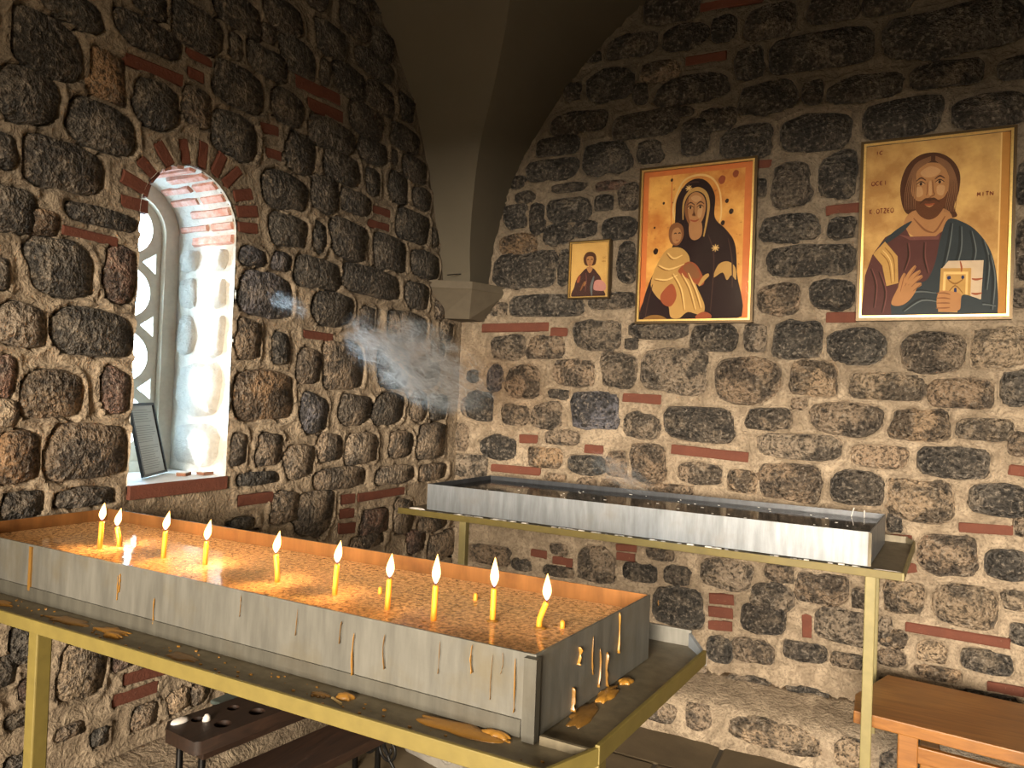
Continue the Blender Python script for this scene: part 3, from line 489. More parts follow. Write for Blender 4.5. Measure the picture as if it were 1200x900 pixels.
# solid masonry behind the left wall face, pierced by the window
curve_plate('wall_core', [[(-0.3, -0.1), (4.7, -0.1), (4.7, 4.2), (-0.3, 4.2)], arch_loop(WC, WR + 0.012, WS, WB - 0.04)], 0.03, M['limewash'], wall_left, Matrix.Translation((-0.045, 0, 0)) @ LEFT_MTX)

# ---- window: reveal, jamb stones, arch bricks, carved screen, sill
window = empty('window_1', (0, -WC, WB)); tag(window, 'deep arched window with a pierced stone screen in the left wall', kind='structure')
def wpart(mb, name, mat, smooth=False, bevel=0.0):
    o = mb.build(name, mat, None, smooth, bevel); o.parent = window; o.matrix_parent_inverse = Matrix.Translation((0, WC, -WB)); return o
rv = MB()
prof = [(WC - WR, WB - 0.03)] + [(WC - WR, WB + (WS-WB)*i/14) for i in range(1, 15)] + [(WC - WR*math.cos(math.pi*i/16), WS + WR*math.sin(math.pi*i/16)) for i in range(1, 16)] + [(WC + WR, WS - (WS-WB)*i/14) for i in range(0, 14)] + [(WC + WR, WB - 0.03)]
depth = [0.008 - 0.42*i/8 for i in range(9)]
vs, fs = [], []
for i, (u, v) in enumerate(prof):
    for j, d in enumerate(depth):
        k = rnd.uniform(-0.006, 0.005) if 0 < j else 0
        s_ = 1.0 + (k/WR if v > WB + 0.05 else 0)
        vs.append((d, -(WC + (u - WC)*s_), v if v <= WS else WS + (v-WS)*s_))
n = len(depth)
for i in range(len(prof)-1):
    for j in range(n-1): fs.append((i*n+j, i*n+j+1, (i+1)*n+j+1, (i+1)*n+j))
rv.add(vs, fs); wpart(rv, 'reveal', M['limewash'], True)
# outer faces that keep the daylight in the opening only
tube = [(WC - WR - 0.02, WB - 0.06), (WC + WR + 0.02, WB - 0.06)]
# jamb stones on the far (right-hand) side
v = WB + 0.01
for hgt in (0.20, 0.24, 0.19, 0.15, 0.11):
    segs = [(-0.022, -0.30)] if hgt > 0.195 else [(-0.022, -rnd.uniform(0.12, 0.18)), (-0.19, -0.30)]
    for a, b in segs:
        c = Stone((a+b)/2, v + hgt/2, abs(b-a)/2 - 0.012, hgt/2 - 0.016, 'b')
        vsx, fsx = c.verts(lambda u, w, h: (u, -(WC - WR) - h*1.0 - 0.002, w))
        wpart(MB().add(vsx, fsx), 'jamb_stone', M['pale_stone'], True)
        c = Stone((a+b)/2, v + hgt/2, abs(b-a)/2 - 0.012, hgt/2 - 0.016, 'b')
        vsx, fsx = c.verts(lambda u, w, h: (u, -(WC + WR) + h*1.0 + 0.002, w))
        wpart(MB().add(vsx, fsx), 'jamb_stone', M['pale_stone'], True)
    v += hgt
# thin bricks set round the arch, seen on its underside
def arc_brick(t0, t1, x0, x1):
    ring = lambda r: [(x, -(WC - r*math.cos(tt)), WS + r*math.sin(tt)) for x, tt in ((x0, t0), (x1, t0), (x1, t1), (x0, t1))]
    e = 0.012
    inner = [(x, -(WC - (WR-e)*math.cos(tt)), WS + (WR-e)*math.sin(tt)) for x, tt in ((x0-0.004, t0+0.02), (x1+0.004, t0+0.02), (x1+0.004, t1-0.02), (x0-0.004, t1-0.02))]
    wpart(MB().loft([ring(WR+0.004), inner]), 'brick', M['pale_brick'], False)
tt = -0.16
while tt < math.pi + 0.1:
    w = rnd.uniform(0.15, 0.19)
    if rnd.random() < 0.55:
        k = rnd.uniform(-0.11, -0.17); arc_brick(tt, tt+w, -0.004, k+0.01); arc_brick(tt+0.01, tt+w-0.01, k-0.012, -0.30)
    else: arc_brick(tt, tt+w, -0.004, -rnd.uniform(0.20, 0.30))
    tt += w + rnd.uniform(0.08, 0.11)
# pierced screen
rr = WR - 0.002
holes = []
cu_ = WC - 0.0
for cz in (2.145, 1.895, 1.645, 1.395):
    holes.append(circle(cu_, cz, 0.098))
for cz in (2.02, 1.77, 1.52, 1.29):
    holes.append([(cu_ - 0.118, cz - 0.042), (cu_ - 0.118, cz + 0.042), (cu_ - 0.062, cz)])
    holes.append([(cu_ + 0.118, cz + 0.042), (cu_ + 0.118, cz - 0.042), (cu_ + 0.062, cz)])
scr = curve_plate('screen', [arch_loop(WC, rr, WS, WB - 0.02)] + holes, 0.05, M['screen_stone'], None, Matrix.Translation((-0.365, 0, 0)) @ LEFT_MTX)
scr.parent = window; scr.matrix_parent_inverse = Matrix.Translation((0, WC, -WB))
rim = curve_plate('screen_rim', [arch_loop(WC, rr, WS, WB - 0.02), arch_loop(WC, rr - 0.062, WS, WB + 0.04)], 0.04, M['screen_stone'], None, Matrix.Translation((-0.335, 0, 0)) @ LEFT_MTX)
rim.parent = scr
# sill: brick slab with a whitewashed top
sl = MB(); sl.box((-0.42, -(WC + WR + 0.0), WB - 0.05), (0.022, -(WC - WR), WB), 0)
sl.f[-6:]; sl.m[-5] = 1
wpart(sl, 'sill', [M['brick'], M['card_white']], False, 0.003)

# ------------------------------------------------------------------ floor, ledges, other walls, vault
fl = MB(); fl.box((-0.3, -4.7, -0.12), (4.1, 0.3, -0.008)); floor = fl.build('floor', M['joint']); tag(floor, 'dim stone paved floor', kind='structure')
rowy = 0.0; r2 = random.Random(5)
ys = [-0.25, -0.62, -1.02, -1.45, -1.9, -2.4, -2.9, -3.4, -3.9, -4.4]
for i in range(len(ys)-1):
    x = 0.0
    while x < 3.8:
        w = min(r2.uniform(0.45, 0.95), 3.8 - x)
        if 3.8 - x - w < 0.25: w = 3.8 - x
        g = 0.008; a = r2.uniform(-0.003, 0.004)
        pts = [(x+g, ys[i+1]+g), (x+w-g, ys[i+1]+g), (x+w-g, ys[i]-g), (x+g, ys[i]-g)]
        pts = [(px + r2.uniform(-0.004, 0.004), py + r2.uniform(-0.006, 0.006)) for px, py in pts]
        MB().loft([[(px, py, -0.05) for px, py in pts], [(px, py, a-0.004) for px, py in pts],
                   [(px + (0.006 if k in (0, 3) else -0.006), py + (0.006 if k < 2 else -0.006), a) for k, (px, py) in enumerate(pts)]]).build('paving_slab', M['flagstone'], floor, False)
        x += w

# stone ledge at the foot of the right wall
ledge = empty('trim_1', (0, 0, 0)); tag(ledge, 'low stone ledge along the foot of the right wall', kind='structure')
lb = MB(); n = 60; secs = []
for i in range(n+1):
    x = 0.0 + 3.8*i/n; w = lambda s_: r2.uniform(-s_, s_)
    secs.append([(x, 0.02, -0.02), (x, 0.02, 0.22 + w(0.01)), (x, -0.03, 0.205 + w(0.008)), (x, -0.12, 0.185 + w(0.006)), (x, -0.25, 0.165 + w(0.006)), (x, -0.287 + w(0.006), 0.14 + w(0.004)), (x, -0.285 + w(0.006), 0.06), (x, -0.31 + w(0.006), 0.0 + w(0.004)), (x, -0.34, -0.02)])
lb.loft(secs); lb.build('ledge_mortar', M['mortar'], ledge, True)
for (x0, x1, z0, z1, cc) in ((0.95, 1.2, 0.03, 0.13, 't'), (1.26, 1.44, 0.035, 0.125, 'b'), (1.485, 1.60, 0.04, 0.15, 'b'), (1.67, 2.06, 0.03, 0.15, 't'), (2.12, 2.25, 0.03, 0.15, 't'), (2.29, 2.46, 0.03, 0.15, 'b'), (2.5, 2.8, 0.03, 0.15, 'b'), (2.85, 3.2, 0.03, 0.15, 'd'), (3.25, 3.7, 0.03, 0.15, 'b'), (0.42, 0.66, 0.03, 0.14, 'd'), (0.7, 0.9, 0.03, 0.14, 'b')):
    s_ = Stone((x0+x1)/2, (z0+z1)/2, (x1-x0)/2, (z1-z0)/2, cc)
    vsx, fsx = s_.verts(lambda u, v, h: (u, -0.288 - h, v))
    o = MB().add(vsx, fsx).build('stone', M['stone'], ledge, True); c = STONE_COL[cc]; o.color = (c[0]*1.2, c[1]*1.2, c[2]*1.2, 1)
# ledge along the left wall
ledge2 = MB(); secs = []
for i in range(61):
    y = -4.4 + 4.4*i/60; w = lambda s_: r2.uniform(-s_, s_)
    secs.append([(-0.02, y, -0.02), (-0.02, y, 0.29 + w(0.008)), (0.03, y, 0.268 + w(0.006)), (0.13, y, 0.255 + w(0.006)), (0.225, y, 0.245 + w(0.006)), (0.25 + w(0.006), y, 0.21), (0.25 + w(0.006), y, 0.08), (0.27, y, -0.02)])
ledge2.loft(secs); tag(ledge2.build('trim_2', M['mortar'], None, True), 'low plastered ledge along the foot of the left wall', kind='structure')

# walls behind and beside the viewer, with the open doorway
wf = MB()
wf.box((-0.3, -4.7, 0), (0.85, -4.4, 4.2)); wf.box((0.85, -4.7, 2.1), (3.5, -4.4, 4.2)); wf.box((3.5, -4.7, 0), (4.1, -4.4, 4.2))
tag(wf.build('wall_front', M['plaster']), 'plastered wall behind the viewer with an open doorway', kind='structure')
we = MB(); we.box((3.8, -4.4, 0), (4.1, 0.3, 4.2)); tag(we.build('wall_far_right', M['plaster']), 'plain plastered wall out of sight on the right', kind='structure')
pw = MB(); pw.box((-0.3, -9.2, -0.1), (4.6, -9.0, 3.4)); pw.box((-0.4, -9.2, -0.1), (-0.2, -4.6, 3.4)); pw.box((4.6, -9.2, -0.1), (4.8, -4.6, 3.4)); pw.box((-0.4, -9.2, 3.2), (4.8, -4.6, 3.4)); pw.box((-0.4, -9.2, -0.2), (4.8, -4.6, -0.02)); pw.box((4.1, -4.7, -0.1), (4.7, -4.5, 3.4))  # unseen box added beyond the doorway to keep the sky out
tag(pw.build('wall_sky_blocker', M['plaster']), 'added closed box behind the viewer that shuts out the sky', kind='structure')
wb = MB(); wb.box((-0.3, 0.05, -0.1), (3.8, 0.3, 4.2)); wb.build('wall_core', M['limewash'], wall_right)

# groin vault springing from the corner
RP = [(2.10, 0.178), (2.212, 0.18), (2.362, 0.202), (2.609, 0.259), (2.873, 0.355), (3.125, 0.512), (3.32, 0.665), (3.476, 0.825), (3.688, 1.095), (3.80, 1.38), (3.855, 1.65), (3.87, 1.9)]
LP = [(2.10, 0.213), (2.209, 0.218), (2.37, 0.272), (2.682, 0.376), (3.011, 0.523), (3.239, 0.692), (3.375, 0.845), (3.452, 0.945), (3.62, 1.25), (3.76, 1.62), (3.84, 1.95), (3.87, 2.2)]
def prof_at(P, z):
    pts = spline([(a, b, 0) for a, b in P], 8)
    for a, b in zip(pts, pts[1:]):
        if a.x <= z <= b.x + 1e-6: return a.y + (b.y-a.y)*(z-a.x)/max(1e-9, b.x-a.x)
    return pts[-1].y
zs = [2.10 + 1.77*(1-(1-i/46)**1.7) for i in range(47)]
va = MB()
rows = [(z, prof_at(RP, z), prof_at(LP, z)) for z in zs]
for mx, my in ((0, 0), (1, 0), (0, 1), (1, 1)):
    X = (lambda q: q) if not mx else (lambda q: 3.8 - q)
    Y = (lambda q: -q) if not my else (lambda q: -4.4 + q)
    vs = []; fs = []
    for z, xr, yl in rows:
        for k in range(7): vs.append((X(xr), Y(yl*(1-k/6)), z))
        for k in range(7): vs.append((X(xr*(1-k/6)), Y(yl), z))
    n = 14
    for i in range(len(rows)-1):
        for k in list(range(6)) + list(range(7, 13)):
            fs.append((i*n+k, i*n+k+1, (i+1)*n+k+1, (i+1)*n+k))
    va.add(vs, fs)
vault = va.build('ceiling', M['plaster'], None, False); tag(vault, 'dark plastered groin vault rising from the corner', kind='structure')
for p in vault.data.polygons: p.use_smooth = False
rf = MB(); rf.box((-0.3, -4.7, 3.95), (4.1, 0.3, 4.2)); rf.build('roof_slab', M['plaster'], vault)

# stone console under the vault corner
cs = MB()
cs.loft([[(-0.02, -0.215, 1.975), (0.145, -0.150, 1.975), (0.160, 0.02, 1.975), (-0.02, 0.02, 1.975)],
         [(-0.02, -0.345, 2.13), (0.20, -0.228, 2.13), (0.282, 0.02, 2.13), (-0.02, 0.02, 2.13)],
         [(-0.02, -0.350, 2.135), (0.204, -0.232, 2.135), (0.286, 0.02, 2.135), (-0.02, 0.02, 2.135)],
         [(-0.02, -0.352, 2.175), (0.206, -0.234, 2.175), (0.288, 0.02, 2.175), (-0.02, 0.02, 2.175)]])
tag(cs.build('trim_3', M['console'], None), 'tapered stone console in the corner under the vault', kind='structure')
nl = MB(); nl.tube([(0.12, -0.21, 2.225), (0.12, -0.26, 2.215), (0.10, -0.33, 2.20)], 0.003, 6); nl.build('nail', M['iron'], vault)

# ------------------------------------------------------------------ candle trays and stands
def quad_tray(name, label, corners, z0, z1, m_out, m_in, m_bed, m_water, wz):
    """open sheet metal box; corners = front-left, front-right, back-right, back-left (x, y)"""
    c = sum((Vector((x, y)) for x, y in corners), Vector((0, 0))) / 4
    root = empty(name, (c.x, c.y, z0)); tag(root, label, 'tray')
    inset = lambda d: [(x - d*(1 if x > c.x else -1), y - d*(1 if y > c.y else -1)) for x, y in corners]
    inn = inset(0.004); base = Vector((c.x, c.y, z0))
    mb = MB(); L = lambda pts, z: [(x - c.x, y - c.y, z - z0) for x, y in pts]
    r = [L(corners, z0), L(corners, z1), L(inn, z1), L(inn, z0 + 0.006)]
    vs = [p for q in r for p in q]; fs = []; mi = []
    for k in range(3):
        for i in range(4): fs.append((k*4+i, k*4+(i+1) % 4, (k+1)*4+(i+1) % 4, (k+1)*4+i)); mi.append(1 if k == 2 else 0)
    fs += [(3, 2, 1, 0), (12, 13, 14, 15)]; mi += [0, 1]
    mb.add(vs, fs); mb.m = mi
    mb.build('sheet_box', [m_out, m_in], root)
    # grid bed and water
    def sheetgrid(nm, zz, mat, amp, d):
        q = inset(d); g = MB(); nx, ny = 48, 14; vs = []; fs = []
        for j in range(ny+1):
            for i in range(nx+1):
                a, b = i/nx, j/ny
                x = (q[0][0]*(1-a)+q[1][0]*a)*(1-b) + (q[3][0]*(1-a)+q[2][0]*a)*b
                y = (q[0][1]*(1-a)+q[1][1]*a)*(1-b) + (q[3][1]*(1-a)+q[2][1]*a)*b
                vs.append((x - c.x, y - c.y, zz - z0 + rnd.uniform(-amp, amp)))
        for j in range(ny):
            for i in range(nx): fs.append((j*(nx+1)+i, j*(nx+1)+i+1, (j+1)*(nx+1)+i+1, (j+1)*(nx+1)+i))
        g.add(vs, fs); return g.build(nm, mat, root, True)
    sheetgrid('sediment', wz - 0.014, m_bed, 0.002, 0.0045)
    w = sheetgrid('water', wz, m_water, 0.0, 0.0045)
    return root, c

T1 = [(0.06, -2.662), (1.797, -2.655), (1.846, -2.197), (0.085, -2.232)]
tray1, t1c = quad_tray('candle_tray', 'long grey metal tray of water holding the burning candles', T1, 1.006, 1.14, M['zinc'], M['tray_inside'], M['bed'], M['water'], 1.105)
T2 = [(0.334, -0.790), (2.238, -0.805), (2.285, -0.255), (0.375, -0.245)]
tray2, t2c = quad_tray('candle_tray', 'bright empty metal tray with dark water by the right wall', T2, 0.988, 1.11, M['zinc_bright'], M['tray_dark'], M['dark_bed'], M['water2'], 1.088)

def on_tray(mb, name, mat, smooth=True, root=tray1):
    o = mb.build(name, mat, root, smooth); o.matrix_parent_inverse = Matrix.Translation(-root.location); return o
# dark strip standing in for the shade in the front tray's near corner gap
cm = MB(); cm.box((1.782, -2.668, 1.006), (1.804, -2.650, 1.137)); on_tray(cm, 'corner_strip', M['zinc_dark'], False)
cm = MB(); cm.box((0.432, -2.6645, 1.03), (0.442, -2.660, 1.136)); on_tray(cm, 'seam', M['brown_wax'], False)
cm = MB(); cm.box((2.232, -0.812, 0.99), (2.243, -0.80, 1.109)); on_tray(cm, 'corner_strip', M['pan'], False, tray2)
cm = MB(); cm.hexa([(0.06, -2.666, 1.006), (1.775, -2.659, 1.006), (1.775, -2.656, 1.006), (0.06, -2.663, 1.006), (0.06, -2.666, 1.040), (1.775, -2.659, 1.034), (1.775, -2.656, 1.034), (0.06, -2.663, 1.040)]); on_tray(cm, 'lower_strip', M['zinc_dark'], False)
# wax runs down the sheet metal
def run_front(x, z0, z1, w, mat):
    p = [(x, -2.661, z0), (x + rnd.uniform(-.002, .002), -2.662, (z0+z1)/2), (x + rnd.uniform(-.003, .003), -2.661, z1)]
    mb = MB(); mb.tube(spline(p, 4), [w*0.2] + [w*rnd.uniform(0.3, 1.0) for _ in range(7)] + [w*1.0], 8, 0, (1, 0.22)); on_tray(mb, 'wax_drip', mat)
for x, a, b, w, k in ((0.776, 1.120, 1.078, .0035, 0), (0.768, 1.115, 1.06, .002, 0), (0.893, 1.085, 1.03, .003, 0), (1.407, 1.126, 1.085, .003, 1), (1.437, 1.11, 1.035, .0042, 0), (1.505, 1.12, 1.06, .003, 1),
                      (1.62, 1.13, 1.075, .0018, 1), (1.683, 1.136, 1.09, .0045, 0), (1.722, 1.127, 1.055, .0022, 1), (1.763, 1.13, 1.045, .0038, 0), (1.74, 1.135, 1.10, .002, 1), (1.30, 1.13, 1.08, .002, 1), (1.15, 1.132, 1.09, .002, 1)):
    run_front(x, a, b, w, M['brown_wax' if k else 'old_wax'])
def run_side(y, z0, z1, w, mat):
    x = 1.797 + (y + 2.655)/(0.458)*0.049 + 0.0015
    p = [(x, y, z0), (x, y + rnd.uniform(-.004, .004), (z0+z1)/2), (x, y + rnd.uniform(-.005, .005), z1)]
    mb = MB(); mb.tube(spline(p, 4), [w*0.2] + [w*rnd.uniform(0.3, 1.1) for _ in range(7)] + [w*1.1], 8, 0, (0.22, 1)); on_tray(mb, 'wax_drip', mat)
for y, a, b, w, k in ((-2.512, 1.115, 1.085, .006, 0), (-2.351, 1.138, 1.06, .0035, 0), (-2.40, 1.075, 1.01, .005, 1), (-2.53, 1.05, 1.01, .007, 1), (-2.46, 1.12, 1.05, .002, 1), (-2.43, 1.09, 1.02, .003, 1), (-2.184+.03, 1.12, 1.11, .003, 0)):
    run_side(y, a, b, w, M['brown_wax' if k else 'old_wax'])
# flakes of wax floating on the water
fk = MB(); r3 = random.Random(21)
for i in range(170):
    x, y = r3.uniform(0.2, 1.78), r3.uniform(-2.63, -2.24); s_ = r3.uniform(0.0015, 0.006); a = r3.uniform(0, 3.14); e = r3.uniform(0.3, 1.0)
    pts = []
    for k in range(6):
        t_ = k*math.pi/3; px, py = s_*math.cos(t_), s_*e*math.sin(t_)
        pts.append((x + px*math.cos(a) - py*math.sin(a), y + px*math.sin(a) + py*math.cos(a)))
    fk.prism(pts, 1.1045, 1.1062)
o = on_tray(fk, 'wax_flakes', M['old_wax'], False); o['kind'] = 'stuff'
fk = MB()
for i in range(40):
    x, y = r3.uniform(0.5, 2.2), r3.uniform(-0.7, -0.27); s_ = r3.uniform(0.002, 0.007)
    fk.prism([(x + s_*math.cos(k*1.05+i), y + s_*0.5*math.sin(k*1.05+i)) for k in range(6)], 1.0875, 1.0892)
o = on_tray(fk, 'wax_flakes', M['card_white'], False, tray2); o['kind'] = 'stuff'

# front stand
st1 = empty('tray_stand', (1.0, -2.45, 0.0)); tag(st1, 'olive yellow metal stand carrying the tray of burning candles', 'stand')
def on_stand(mb, name, mat, smooth=False, bevel=0.0, root=st1):
    o = mb.build(name, mat, root, smooth, bevel); o.matrix_parent_inverse = Matrix.Translation(-root.location); return o
PZ = 0.998
mb = MB(); mb.prism([(0.02, -2.765), (1.86, -2.752), (1.90, -2.648), (1.945, -2.13), (1.90, -2.06), (0.02, -2.10)], PZ, PZ+0.006)
on_stand(mb, 'drip_pan', M['pan'])
mb = MB(); mb.hexa([(-0.02, -2.772, 0.992), (1.862, -2.758, 0.992), (1.862, -2.750, 0.992), (-0.02, -2.764, 0.992), (-0.02, -2.772, 1.020), (1.862, -2.758, 1.020), (1.862, -2.750, 1.020), (-0.02, -2.764, 1.020)])
on_stand(mb, 'front_rail', M['yellow'], False, 0.0015)
mb = MB(); mb.hexa([(1.862, -2.758, 0.992), (1.907, -2.648, 0.992), (1.899, -2.646, 0.992), (1.858, -2.750, 0.992), (1.862, -2.758, 1.020), (1.907, -2.648, 1.020), (1.899, -2.646, 1.020), (1.858, -2.750, 1.020)])
on_stand(mb, 'corner_rail', M['yellow'], False, 0.0012)
mb = MB(); mb.hexa([(1.899, -2.652, 0.994), (1.907, -2.652, 0.994), (1.953, -2.130, 0.994), (1.945, -2.130, 0.994), (1.899, -2.652, 1.024), (1.907, -2.652, 1.024), (1.953, -2.130, 1.024), (1.945, -2.130, 1.024)])
on_stand(mb, 'side_rail', M['yellow'], False, 0.0015)
mb = MB(); mb.hexa([(0.0, -2.108, 0.992), (1.905, -2.066, 0.992), (1.905, -2.058, 0.992), (0.0, -2.100, 0.992), (0.0, -2.108, 1.040), (1.905, -2.066, 1.040), (1.905, -2.058, 1.040), (0.0, -2.100, 1.040)])
on_stand(mb, 'back_lip', M['zinc'], False, 0.0015)
mb = MB(); mb.hexa([(1.905, -2.066, 0.992), (1.953, -2.13, 0.992), (1.946, -2.134, 0.992), (1.90, -2.07, 0.992), (1.905, -2.066, 1.034), (1.953, -2.13, 1.016), (1.946, -2.134, 1.016), (1.90, -2.07, 1.034)])
on_stand(mb, 'corner_lip', M['zinc_bright'], False)
mb = MB(); mb.box((1.81, -2.660, PZ), (1.90, -2.654, 1.018)); on_stand(mb, 'pan_divider', M['pan'], False)
mb = MB(); mb.box((0.0, -2.60, 0.95), (0.05, -2.15, 0.992)); on_stand(mb, 'wall_bracket', M['yellow'], False, 0.002)
for x0, y0 in ((0.600, -2.752), (1.872, -2.650), (1.69, -2.13)):
    mb = MB(); mb.box((x0, y0, 0.0), (x0+0.034, y0+0.034, 0.993)); on_stand(mb, 'leg', M['yellow'], False, 0.003)
mb = MB(); mb.box((0.05, -2.70, 0.975), (1.88, -2.66, 0.997)); on_stand(mb, 'cross_bar', M['yellow'], False, 0.002)
# spilled wax on the pan
def puddle(x, y, rx, ry, h, mat, root, zb, k=9, rot=0.0, nm='wax_puddle', onf=None):
    pts = []
    for i in range(k*2):
        t_ = math.pi*i/k; q = rnd.uniform(0.7, 1.15); px, py = rx*q*math.cos(t_), ry*q*math.sin(t_)
        pts.append((px*math.cos(rot)-py*math.sin(rot), px*math.sin(rot)+py*math.cos(rot)))
    sm = spline([(a, b, 0) for a, b in pts], 2, True)
    rings = [[(x + p.x*s_, y + p.y*s_, zb + hh) for p in sm] for s_, hh in ((1, -0.001), (0.92, h*0.3), (0.6, h*0.55), (0.25, h*0.65))]
    mb = MB(); mb.loft(rings); return on_stand(mb, nm, mat, True, 0, root)
ZP = PZ + 0.006
puddle(1.675, -2.678, 0.085, 0.024, 0.006, M['old_wax'], st1, ZP); puddle(1.74, -2.668, 0.03, 0.012, 0.012, M['old_wax'], st1, ZP)
puddle(1.444, -2.685, 0.018, 0.014, 0.012, M['old_wax'], st1, ZP); puddle(1.40, -2.70, 0.02, 0.012, 0.006, M['brown_wax'], st1, ZP)
puddle(0.80, -2.69, 0.06, 0.02, 0.006, M['old_wax'], st1, ZP); puddle(0.83, -2.71, 0.03, 0.012, 0.012, M['old_wax'], st1, ZP); puddle(0.66, -2.70, 0.08, 0.022, 0.006, M['brown_wax'], st1, ZP)
puddle(1.05, -2.71, 0.05, 0.02, 0.004, M['brown_wax'], st1, ZP); puddle(0.40, -2.71, 0.05, 0.018, 0.006, M['old_wax'], st1, ZP)
puddle(1.835, -2.42, 0.016, 0.05, 0.010, M['old_wax'], st1, ZP); puddle(1.845, -2.34, 0.014, 0.02, 0.010, M['old_wax'], st1, ZP); puddle(1.83, -2.52, 0.02, 0.06, 0.007, M['brown_wax'], st1, ZP)
cr = MB()
for i in range(120):
    x = r3.uniform(0.2, 1.85); y = -2.757 + r3.uniform(0.006, 0.085); s_ = r3.uniform(0.001, 0.0045)
    cr.prism([(x + s_*math.cos(k*1.26+i), y + s_*0.6*math.sin(k*1.26+i)) for k in range(5)], ZP, ZP + s_*0.6)
o = on_stand(cr, 'wax_crumbs', M['old_wax']); o['kind'] = 'stuff'
mt = MB(); mt.box((0, -0.0016, 0), (0.034, 0.0016, 0.003)); o = mt.build('matchstick', simple('match_wood', (0.5, 0.36, 0.16), 0.7), None, False, 0, (1.425, -2.70, ZP)); o.rotation_euler = (0, 0, -0.35)
tag(o, 'pale spent matchstick lying on the front stand', 'match')

# stand under the back tray
st2 = empty('tray_stand', (1.3, -0.5, 0.0)); tag(st2, 'faded yellow metal stand carrying the empty tray by the wall', 'stand')
P2 = 0.978
mb = MB(); mb.prism([(0.215, -0.835), (2.345, -0.845), (2.395, -0.19), (2.37, -0.165), (0.26, -0.165)], P2, P2+0.006); on_stand(mb, 'drip_pan', M['pan'], False, 0, st2)
mb = MB(); mb.hexa([(0.205, -0.845, 0.962), (2.345, -0.857, 0.962), (2.345, -0.849, 0.962), (0.205, -0.837, 0.962), (0.205, -0.845, 0.990), (2.345, -0.857, 0.990), (2.345, -0.849, 0.990), (0.205, -0.837, 0.990)]); on_stand(mb, 'front_rail', M['yellow'], False, 0.0015, st2)
mb = MB(); mb.hexa([(2.339, -0.857, 0.962), (2.347, -0.857, 0.962), (2.400, -0.19, 0.962), (2.392, -0.19, 0.962), (2.339, -0.857, 0.990), (2.347, -0.857, 0.990), (2.400, -0.19, 1.0), (2.392, -0.19, 1.0)]); on_stand(mb, 'side_rail', M['pale_yellow'], False, 0.0015, st2)
mb = MB(); mb.hexa([(0.25, -0.168, 0.962), (2.372, -0.168, 0.962), (2.372, -0.160, 0.962), (0.25, -0.160, 0.962), (0.25, -0.168, 1.012), (2.372, -0.168, 1.012), (2.372, -0.160, 1.012), (0.25, -0.160, 1.012)]); on_stand(mb, 'back_lip', M['pan'], False, 0.0015, st2)
mb = MB(); mb.hexa([(2.37, -0.168, 0.962), (2.40, -0.19, 0.962), (2.395, -0.195, 0.962), (2.365, -0.173, 0.962), (2.37, -0.168, 1.010), (2.40, -0.19, 1.0), (2.395, -0.195, 1.0), (2.365, -0.173, 1.010)]); on_stand(mb, 'corner_lip', M['pan'], False, 0, st2)
for x0, y0 in ((0.552, -0.846), (2.226, -0.850), (2.235, -0.21)):
    mb = MB(); mb.box((x0, y0, 0.0), (x0+0.035, y0+0.035, 0.978)); on_stand(mb, 'leg', M['pale_yellow'], False, 0.003, st2)
mb = MB(); mb.box((0.30, -0.20, 0.945), (0.335, -0.0, 0.975)); on_stand(mb, 'wall_bracket', M['pale_yellow'], False, 0.002, st2)
puddle(2.29, -0.835, 0.05, 0.009, 0.006, M['white_wax'], st2, P2+0.008); puddle(0.285, -0.80, 0.045, 0.02, 0.014, M['white_wax'], st2, P2+0.006)
fr = MB(); r4 = random.Random(8)
for i in range(70):
    x = r4.uniform(0.4, 2.2); s_ = r4.uniform(0.003, 0.012); fr.box((x, -0.837, 0.984), (x + s_*2.2, -0.828 + s_*0.4, 0.986 + s_*0.5))
o = on_stand(fr, 'wax_crumbs', M['white_wax'], False, 0, st2); o['kind'] = 'stuff'
# matchsticks stuck to the far rim of the back tray
for (a, b, lab) in (((2.155, -0.27, 1.088), (2.165, -0.262, 1.125), 'pale matchstick leaning on the back tray rim, left of two'), ((2.205, -0.275, 1.088), (2.205, -0.262, 1.118), 'pale matchstick leaning on the back tray rim, right of two')):
    mb = MB(); mb.tube([a, b], 0.0018, 6); o = mb.build('matchstick', M['card_white']); tag(o, lab, 'match', 'matchsticks on the back tray')

# ------------------------------------------------------------------ candles
def lathe(mb, prof, n=12, c=(0, 0, 0)):
    rings = [[(c[0] + r*math.cos(2*math.pi*k/n), c[1] + r*math.sin(2*math.pi*k/n), c[2] + z) for k in range(n)] for r, z in prof]
    return mb.loft(rings)
ORD = ('tenth and leftmost', 'ninth', 'eighth', 'seventh', 'sixth', 'fifth', 'fourth', 'third', 'second')
WZ = 1.105
